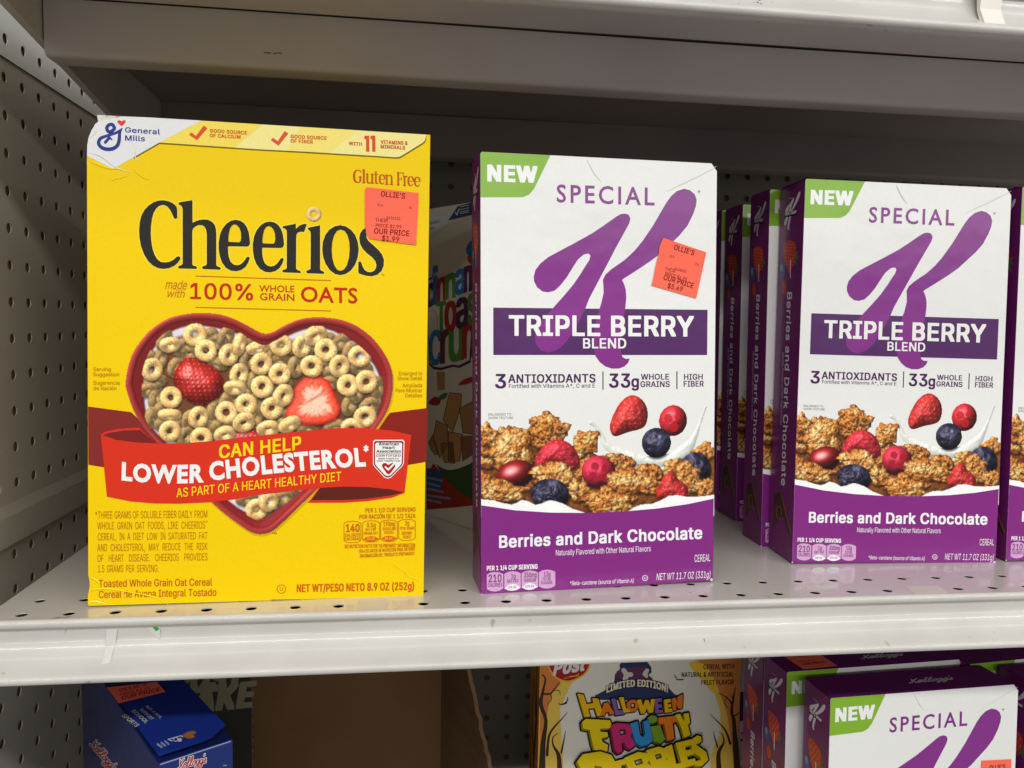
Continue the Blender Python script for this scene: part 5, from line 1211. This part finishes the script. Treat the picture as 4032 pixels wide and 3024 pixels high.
# pointed hat
p.poly([smooth_loop(pa([(700, 520), (770, 440), (850, 380), (860, 300), (905, 250), (915, 195), (1140, 190), (1180, 280), (1155, 300), (1190, 350), (1280, 370), (1380, 470), (1450, 520)]), 2)], (46, 56, 92), 3)
p.poly([smooth_loop(pa([(870, 330), (910, 250), (1130, 235), (1150, 300), (1190, 345), (1040, 340)]), 3)], (96, 52, 88), 3.6)
for bone in ([(935, 262, 40), (962, 300, 44), (950, 340, 46)], [(962, 300, 36), (1000, 300, 40)], [(1140, 265, 36), (1120, 295, 40), (1135, 315, 30)]): p.line(pa(bone), (206, 200, 190), 5)
p.text("CEREAL WITH", pa([(1632, 255)])[0], pa([(1897, 248)])[0], 18.5, (50, 44, 30), 4, .02); p.text("NATURAL & ARTIFICIAL", pa([(1442, 322)])[0], pa([(1893, 318)])[0], 18.5, (50, 44, 30), 4, .02); p.text("FRUIT FLAVOR", pa([(1615, 390)])[0], pa([(1895, 385)])[0], 18.5, (50, 44, 30), 4, .02)
tn = [0]
lim = "LIMITED EDITION!"; 
p.text(lim, pa([(790, 455)])[0], pa([(1320, 452)])[0], 26, (30, 26, 26), 7, .09, mid=24); p.text(lim, pa([(790, 455)])[0], pa([(1320, 452)])[0], 25, (232, 222, 196), 9, .03, mid=24)
YE, OGc, PUc = (236, 186, 18), (228, 122, 26), (134, 96, 162)
pp = lambda pts: z(pts, 1968, 2560, .7874)
def stone(poly, col, L, holes=(), dx=-5, dy=5, rim=9.0):
    """one cut-stone letter: dark rim, shaded thickness, face"""
    tn[0] += 1; k = (tn[0] % 12) * .35; q = pp(poly); cl = q + [q[0]]
    for (ox_, oy_) in ((0, 0), (dx, dy)): p.line([(x + ox_, y + oy_, rim) for x, y in cl], (24, 20, 18), L + k + (.02 if ox_ else 0))
    p.poly([[(x + dx, y + dy) for x, y in q]] + [[(x + dx, y + dy) for x, y in pp(h)] for h in holes], tuple(int(c * .60) for c in col), L + 5 + k)
    p.poly([[(x + dx * .5, y + dy * .5) for x, y in q]] + [[(x + dx * .5, y + dy * .5) for x, y in pp(h)] for h in holes], tuple(int(c * .60) for c in col), L + 5.3 + k)
    p.poly([q] + [pp(h) for h in holes], col, L + 10 + k)
    for h in holes: p.line([(x, y, 3.5) for x, y in pp(h) + [pp(h)[0]]], (24, 20, 18), L + 10.2 + k)
H8 = [([(388, 214), (418, 220), (432, 266), (468, 262), (462, 236), (492, 240), (518, 322), (488, 326), (474, 285), (440, 290), (452, 328), (424, 334)], YE), ([(500, 322), (520, 262), (540, 258), (572, 314), (552, 320), (545, 304), (528, 308), (524, 324)], OGc),
      ([(556, 240), (576, 238), (590, 298), (622, 296), (624, 316), (578, 322)], PUc), ([(596, 232), (618, 232), (630, 288), (660, 286), (662, 304), (620, 308)], YE), ([(634, 262), (650, 246), (674, 244), (690, 262), (690, 286), (676, 302), (652, 304), (638, 290)], OGc, [[(654, 264), (672, 262), (674, 284), (656, 286)]]),
      ([(684, 246), (704, 242), (716, 278), (726, 246), (742, 246), (752, 276), (756, 242), (774, 240), (766, 306), (746, 310), (734, 284), (724, 312), (706, 314)], YE), ([(772, 240), (808, 236), (810, 252), (788, 256), (790, 268), (808, 266), (810, 282), (792, 284), (794, 296), (814, 294), (816, 308), (778, 312)], PUc),
      ([(820, 244), (852, 240), (854, 256), (836, 260), (838, 268), (854, 266), (856, 280), (840, 282), (842, 290), (860, 288), (862, 304), (826, 308)], YE), ([(858, 238), (876, 234), (890, 262), (886, 230), (914, 216), (912, 286), (896, 290), (880, 262), (882, 296), (866, 298)], OGc)]
for h_ in H8: stone(h_[0], h_[1], 12, h_[2] if len(h_) > 2 else (), -3, 3, 8.5)
YL2 = (238, 208, 16)
for h_ in [([(410, 352), (428, 338), (548, 344), (556, 362), (548, 384), (498, 386), (502, 402), (536, 404), (540, 426), (506, 432), (512, 452), (540, 468), (536, 500), (472, 492), (462, 462), (448, 392), (414, 386)], YL2),
           ([(552, 372), (580, 358), (640, 362), (664, 392), (652, 420), (676, 470), (650, 488), (632, 480), (622, 455), (606, 458), (612, 500), (590, 508), (572, 488)], (206, 44, 112), [[(598, 394), (622, 391), (627, 412), (603, 418)]]),
           ([(650, 362), (688, 350), (700, 420), (716, 428), (726, 414), (716, 350), (744, 344), (764, 446), (740, 466), (706, 474), (678, 456)], (52, 146, 208)), ([(752, 376), (800, 370), (826, 440), (806, 460), (770, 450)], (122, 160, 40)),
           ([(738, 332), (756, 320), (780, 324), (788, 342), (774, 358), (748, 358)], (122, 160, 40)), ([(790, 332), (880, 322), (886, 350), (862, 356), (872, 436), (838, 446), (820, 360), (796, 366)], (232, 126, 30)), ([(874, 318), (900, 312), (916, 348), (922, 344), (918, 312), (942, 308), (950, 360), (938, 366), (952, 418), (920, 430), (906, 380)], YL2)]:
    stone(h_[0], h_[1], 28, h_[2] if len(h_) > 2 else (), -6, 7, 12)
for h_ in [([(384, 548), (412, 512), (500, 498), (556, 516), (578, 556), (572, 625), (522, 625), (508, 574), (470, 568), (478, 625), (404, 625), (400, 580)], YL2), ([(572, 548), (640, 530), (650, 556), (606, 566), (604, 612), (576, 612)], YL2),
           ([(620, 530), (690, 500), (740, 508), (748, 540), (735, 555), (770, 580), (765, 612), (650, 612)], YL2, [[(672, 545), (704, 535), (712, 556), (680, 566)]]), ([(730, 492), (790, 474), (836, 486), (842, 520), (828, 535), (860, 560), (850, 606), (768, 610)], YL2, [[(776, 516), (800, 510), (806, 528), (782, 536)]]),
           ([(822, 478), (858, 462), (880, 560), (922, 552), (926, 584), (872, 600), (850, 598)], YL2), ([(876, 456), (958, 436), (966, 462), (924, 474), (928, 492), (962, 486), (968, 512), (934, 520), (938, 540), (974, 532), (980, 562), (914, 580)], YL2),
           ([(952, 440), (984, 418), (1004, 424), (1006, 450), (976, 462), (1030, 500), (1040, 540), (1010, 570), (976, 572), (972, 548), (1004, 540), (1000, 525), (960, 500)], YL2)]:
    stone(h_[0], h_[1], 44, h_[2] if len(h_) > 2 else (), -7, 8, 12)
p.text("TM", pa([(1603, 815)])[0], pa([(1632, 813)])[0], 5, (60, 54, 40), 4)
p.build("front_panel", pbox, M_CARD_MATTE)
p = Print(ID, ps)
p.raw([(.3, .3), (PD - .3, .3), (PD - .3, PH - .3), (.3, PH - .3)], QUAD, (206, 140, 60), 0, uv=True)
for br in ([(34, 0, 16), (38, 60, 12), (30, 120, 8), (40, 170, 6), (36, 230, 3)], [(32, 120, 6), (16, 160, 4), (20, 200, 2)], [(36, 60, 7), (14, 100, 4), (10, 150, 2)], [(38, 170, 5), (24, 200, 3)]): p.line(smooth_line(br, 3), TB, 3, None, True)
p.build("side_panel", pbox, M_CARD_MATTE)

# ---------------------------------------------- the blue box and the open shipping case, lower shelf
BW, BD = 42.2, 196.0; BT = -80.0; BH = BT - LZ
ba = math.radians(32.5); c_, s_ = math.cos(ba), math.sin(ba)
bbox = prop(empty("cereal_box", (-138.55 + BW / 2 * c_ - BD / 2 * s_, -23.21 + BW / 2 * s_ + BD / 2 * c_, LZ), ba), "blue cereal box standing with its narrow side forward and a lifted top flap, lower shelf", "cereal box", "cereal boxes on the shelves")
simple_box(bbox, BW, BD, BH, (26, 44, 110), M_CARD_GLOSS)
bf, bs, bt = frames(BW, BD, BH, 0.0)
NAVY = (24, 37, 96)
FT = homography([(622.7, 3007), (918.9, 2917), (400, 2750), (700, 2680)], [(0, 0), (41.99, -2.02), (-6.41, 102.46), (40.71, 98.56)])
FF = homography([(622.7, 3007), (918.9, 2917), (640, 3024), (900, 3024)], [(0, BH), (42.73, BH - 1.14), (2.31, BH - 3.39), (39.69, BH - 17.04)])
FLs = homography([(622.7, 3007), (450, 2830), (350, 2900), (450, 3020)], [(BD, BH), (BD - 98.27, BH - 14.24), (BD - 175.95, BH - 60.02), (BD - 101.18, BH - 48.91)])
bz = lambda pts: z(pts, 560, 2650, .22604); bq = lambda pts: z(pts, 200, 2580, .45208)
p = Print(FF, bf); p.raw([(.2, .3), (BW - .2, .3), (BW - .2, BH - .3), (.2, BH - .3)], QUAD, (28, 46, 112), 0, uv=True)
p.line([(1, BH - .8), (BW - 1, BH - .8)], (150, 160, 190), 1, .7, True)
A = bz([(620, 1660), (1110, 1560)]); script(p, A[0], A[1], 36, (226, 222, 220), 2, 8, up=(0.18, -1)); script(p, A[0], A[1], 36, (170, 30, 40), 4, 3.6, up=(0.18, -1))
p.text("FROSTED", (9, BH - 31), (40, BH - 30), 8.5, (230, 228, 224), 4, .06, shear=.15, uv=True); p.text("TM", bz([(1405, 1628)])[0], bz([(1462, 1618)])[0], 6, (210, 210, 214), 4)
p.build("front_panel", bbox, M_CARD_GLOSS)
p = Print(FLs, bs); p.raw([(.3, .3), (BD - .3, .3), (BD - .3, BH - .3), (.3, BH - .3)], QUAD, NAVY, 0, uv=True)
A = bq([(345, 775), (545, 1010)]); script(p, A[0], A[1], 30, (206, 198, 200), 2, 10, up=(.75, -.62)); script(p, A[0], A[1], 30, (150, 30, 44), 4, 5, up=(.75, -.62))
og = FLs(bq([(150, 200), (270, 200), (245, 320), (238, 755), (200, 740), (165, 650)])); p.poly([[(min(max(a, 1), BD - 1), min(b, BH - 1)) for a, b in og]], (150, 84, 48), 2, uv=True)
p.build("side_panel", bbox, M_CARD_GLOSS)
p = Print(FT, bt); p.raw([(.3, .3), (BW - .3, .3), (BW - .3, BD - .3), (.3, BD - .3)], QUAD, (22, 32, 78), 0, uv=True)
p.build("top_panel", bbox, M_CARD_GLOSS)
def flap_frame(u, v, l):       # the glued flap, lifting towards the front
    lift = 0.5 + 2.2 * np.clip((70 - v) / 70, 0, 1) ** 2
    return np.c_[u - BW / 2, -BD / 2 + v, BH + lift + .05 * l]
p = Print(FT, flap_frame)
us_ = np.linspace(1.5, 44, 8); vs_ = np.linspace(3, 112, 20)
for i in range(7):
    for j in range(19):
        q = [(us_[i], vs_[j]), (us_[i + 1], vs_[j]), (us_[i + 1], vs_[j + 1]), (us_[i], vs_[j + 1])]
        p.raw([(a, max(b, 3 + (max(0, a - 30) * .9))) for a, b in q], QUAD, (29, 54, 146), 0, uv=True)
fz = lambda pts: z(pts, 240, 2640, .56693)
for (t, a, b, up_, bo) in (("BUY A BOX,", (588, 258), (690, 342), (17, -9), .01), ("SUPPORT", (545, 280), (628, 352), (20, -11), .015), ("SCHOOL", (488, 290), (588, 376), (24, -14), .02), ("SPORTS", (420, 322), (520, 402), (27, -16), .02)):
    A = fz([a, b]); n_ = math.hypot(*up_); p.text(t, A[0], A[1], n_ * .5669, (206, 204, 196), 2, bo, up=(up_[0] / n_, up_[1] / n_))
p.poly([smooth_loop(fz([(845, 470), (880, 445), (925, 438), (940, 455), (915, 465), (932, 480), (905, 496), (870, 490)]), 2)], (176, 112, 50), 2)
p.line(fz([(775, 512), (745, 498), (835, 472), (848, 484)]), (214, 214, 214), 2, 4); p.ring(fz([(798, 500)])[0], 10, 3.4, (214, 214, 214), 2.5); p.disc(fz([(826, 505)])[0], 8, (214, 214, 214), 3)
for i in range(3): p.line(fz([(672 + i * 26, 533 - i * 11), (700 + i * 24, 556 - i * 10)]), (150, 166, 210), 2, 9 - i)
p.build("lifted_flap", bbox, M_CARD_GLOSS)
sq = [tuple(q) for q in FT([(420, 2716), (467, 2779), (653, 2733.5), (617, 2694)])]
p = Print(FT, lambda u, v, l: np.c_[u - BW / 2, -BD / 2 + v, BH + 1.1 + .05 * l]); p.poly([sq], (255, 112, 88), 10, uv=True)
p.text("OUR PRICE", (480, 2766), (630, 2730), 14, (120, 20, 24), 13, .01); p.text("OLLIE'S", (470, 2735), (580, 2708), 12, (120, 20, 24), 13, .01); p.text("PRICE $2.99", (472, 2750), (590, 2722), 8, (120, 20, 24), 13, 0)
prop(p.build("price_sticker", bbox, M_STICKER), "salmon red price sticker on the box top")
# case: printed front flap, brown back, torn right side
case = prop(empty("shipping_case", (-70, 262, LZ)), "open brown corrugated shipping case, torn side and dark printed front, behind the blue box", "cardboard case")
K_ = lambda o: P_(o, case)
CT = -96.0
g = Geo(); g.box(-214, 70, 325, 329, LZ, CT); K_(g.obj("back_panel", M_BROWN))
g = Geo(); g.box(-214, -210, 203.5, 324.8, LZ, CT); K_(g.obj("side_panel", M_BROWN))
g = Geo(); g.box(-214, -131, 199.8, 203.2, LZ, CT); fp = K_(g.obj("front_flap", M_BLACKCARD))
g = Geo()
for i in range(58):
    z0_ = LZ + i * 4.7; g.box(-131, -130.2 + .7 * (i % 2), 199.9, 203.1, z0_, z0_ + 4.3)
K_(g.obj("corrugated_edge", M_BROWN))
FK = homography([(600, 2680), (985, 2670), (600, 3010), (985, 3010)], [(-211.16, -133.21), (-131.91, -134.34), (-212.38, -206.5), (-132.48, -211.09)])
p = Print(FK, lambda u, v, l: np.c_[u + 70, 199.6 - 262 - .05 * l, v - LZ])
PALE = (132, 124, 96)
p.text("ROST", bz([(560, 350)])[0], bz([(1700, 250)])[0], 92, PALE, 1, .05, shear=.2); p.text("LAKE", bz([(640, 700)])[0], bz([(1880, 570)])[0], 92, PALE, 2, .05, shear=.2)
p.build("case_print", case, M_CARD_MATTE)
# right side wall: its front edge was torn off on a slant, the corrugation shows
g = Geo(); rr = random.Random(5); zs = np.linspace(LZ, CT, 40)
def edge_y(zz): return 200 - (zz + 140) * 0.02 
def edge_x(zz): return np.interp(zz, [-375, -226, -137.5, -96], [112, 74, 53.4, 43])
V = []; F = []
for i, zz in enumerate(zs):
    j = rr.uniform(-.9, .9) if zz < -170 else rr.uniform(-.3, .3)
    V += [(36.2, 325, zz), (edge_x(zz) + j, 201 + j * 2, zz), (edge_x(zz) + j + 3.4, 201.5 + j * 2, zz), (40.2, 325, zz)]
for i in range(len(zs) - 1):
    a = 4 * i
    for k in range(3): F.append((a + k, a + k + 1, a + 5 + k, a + 4 + k))
g.add(V, F); K_(g.obj("torn_side", M_BROWN))
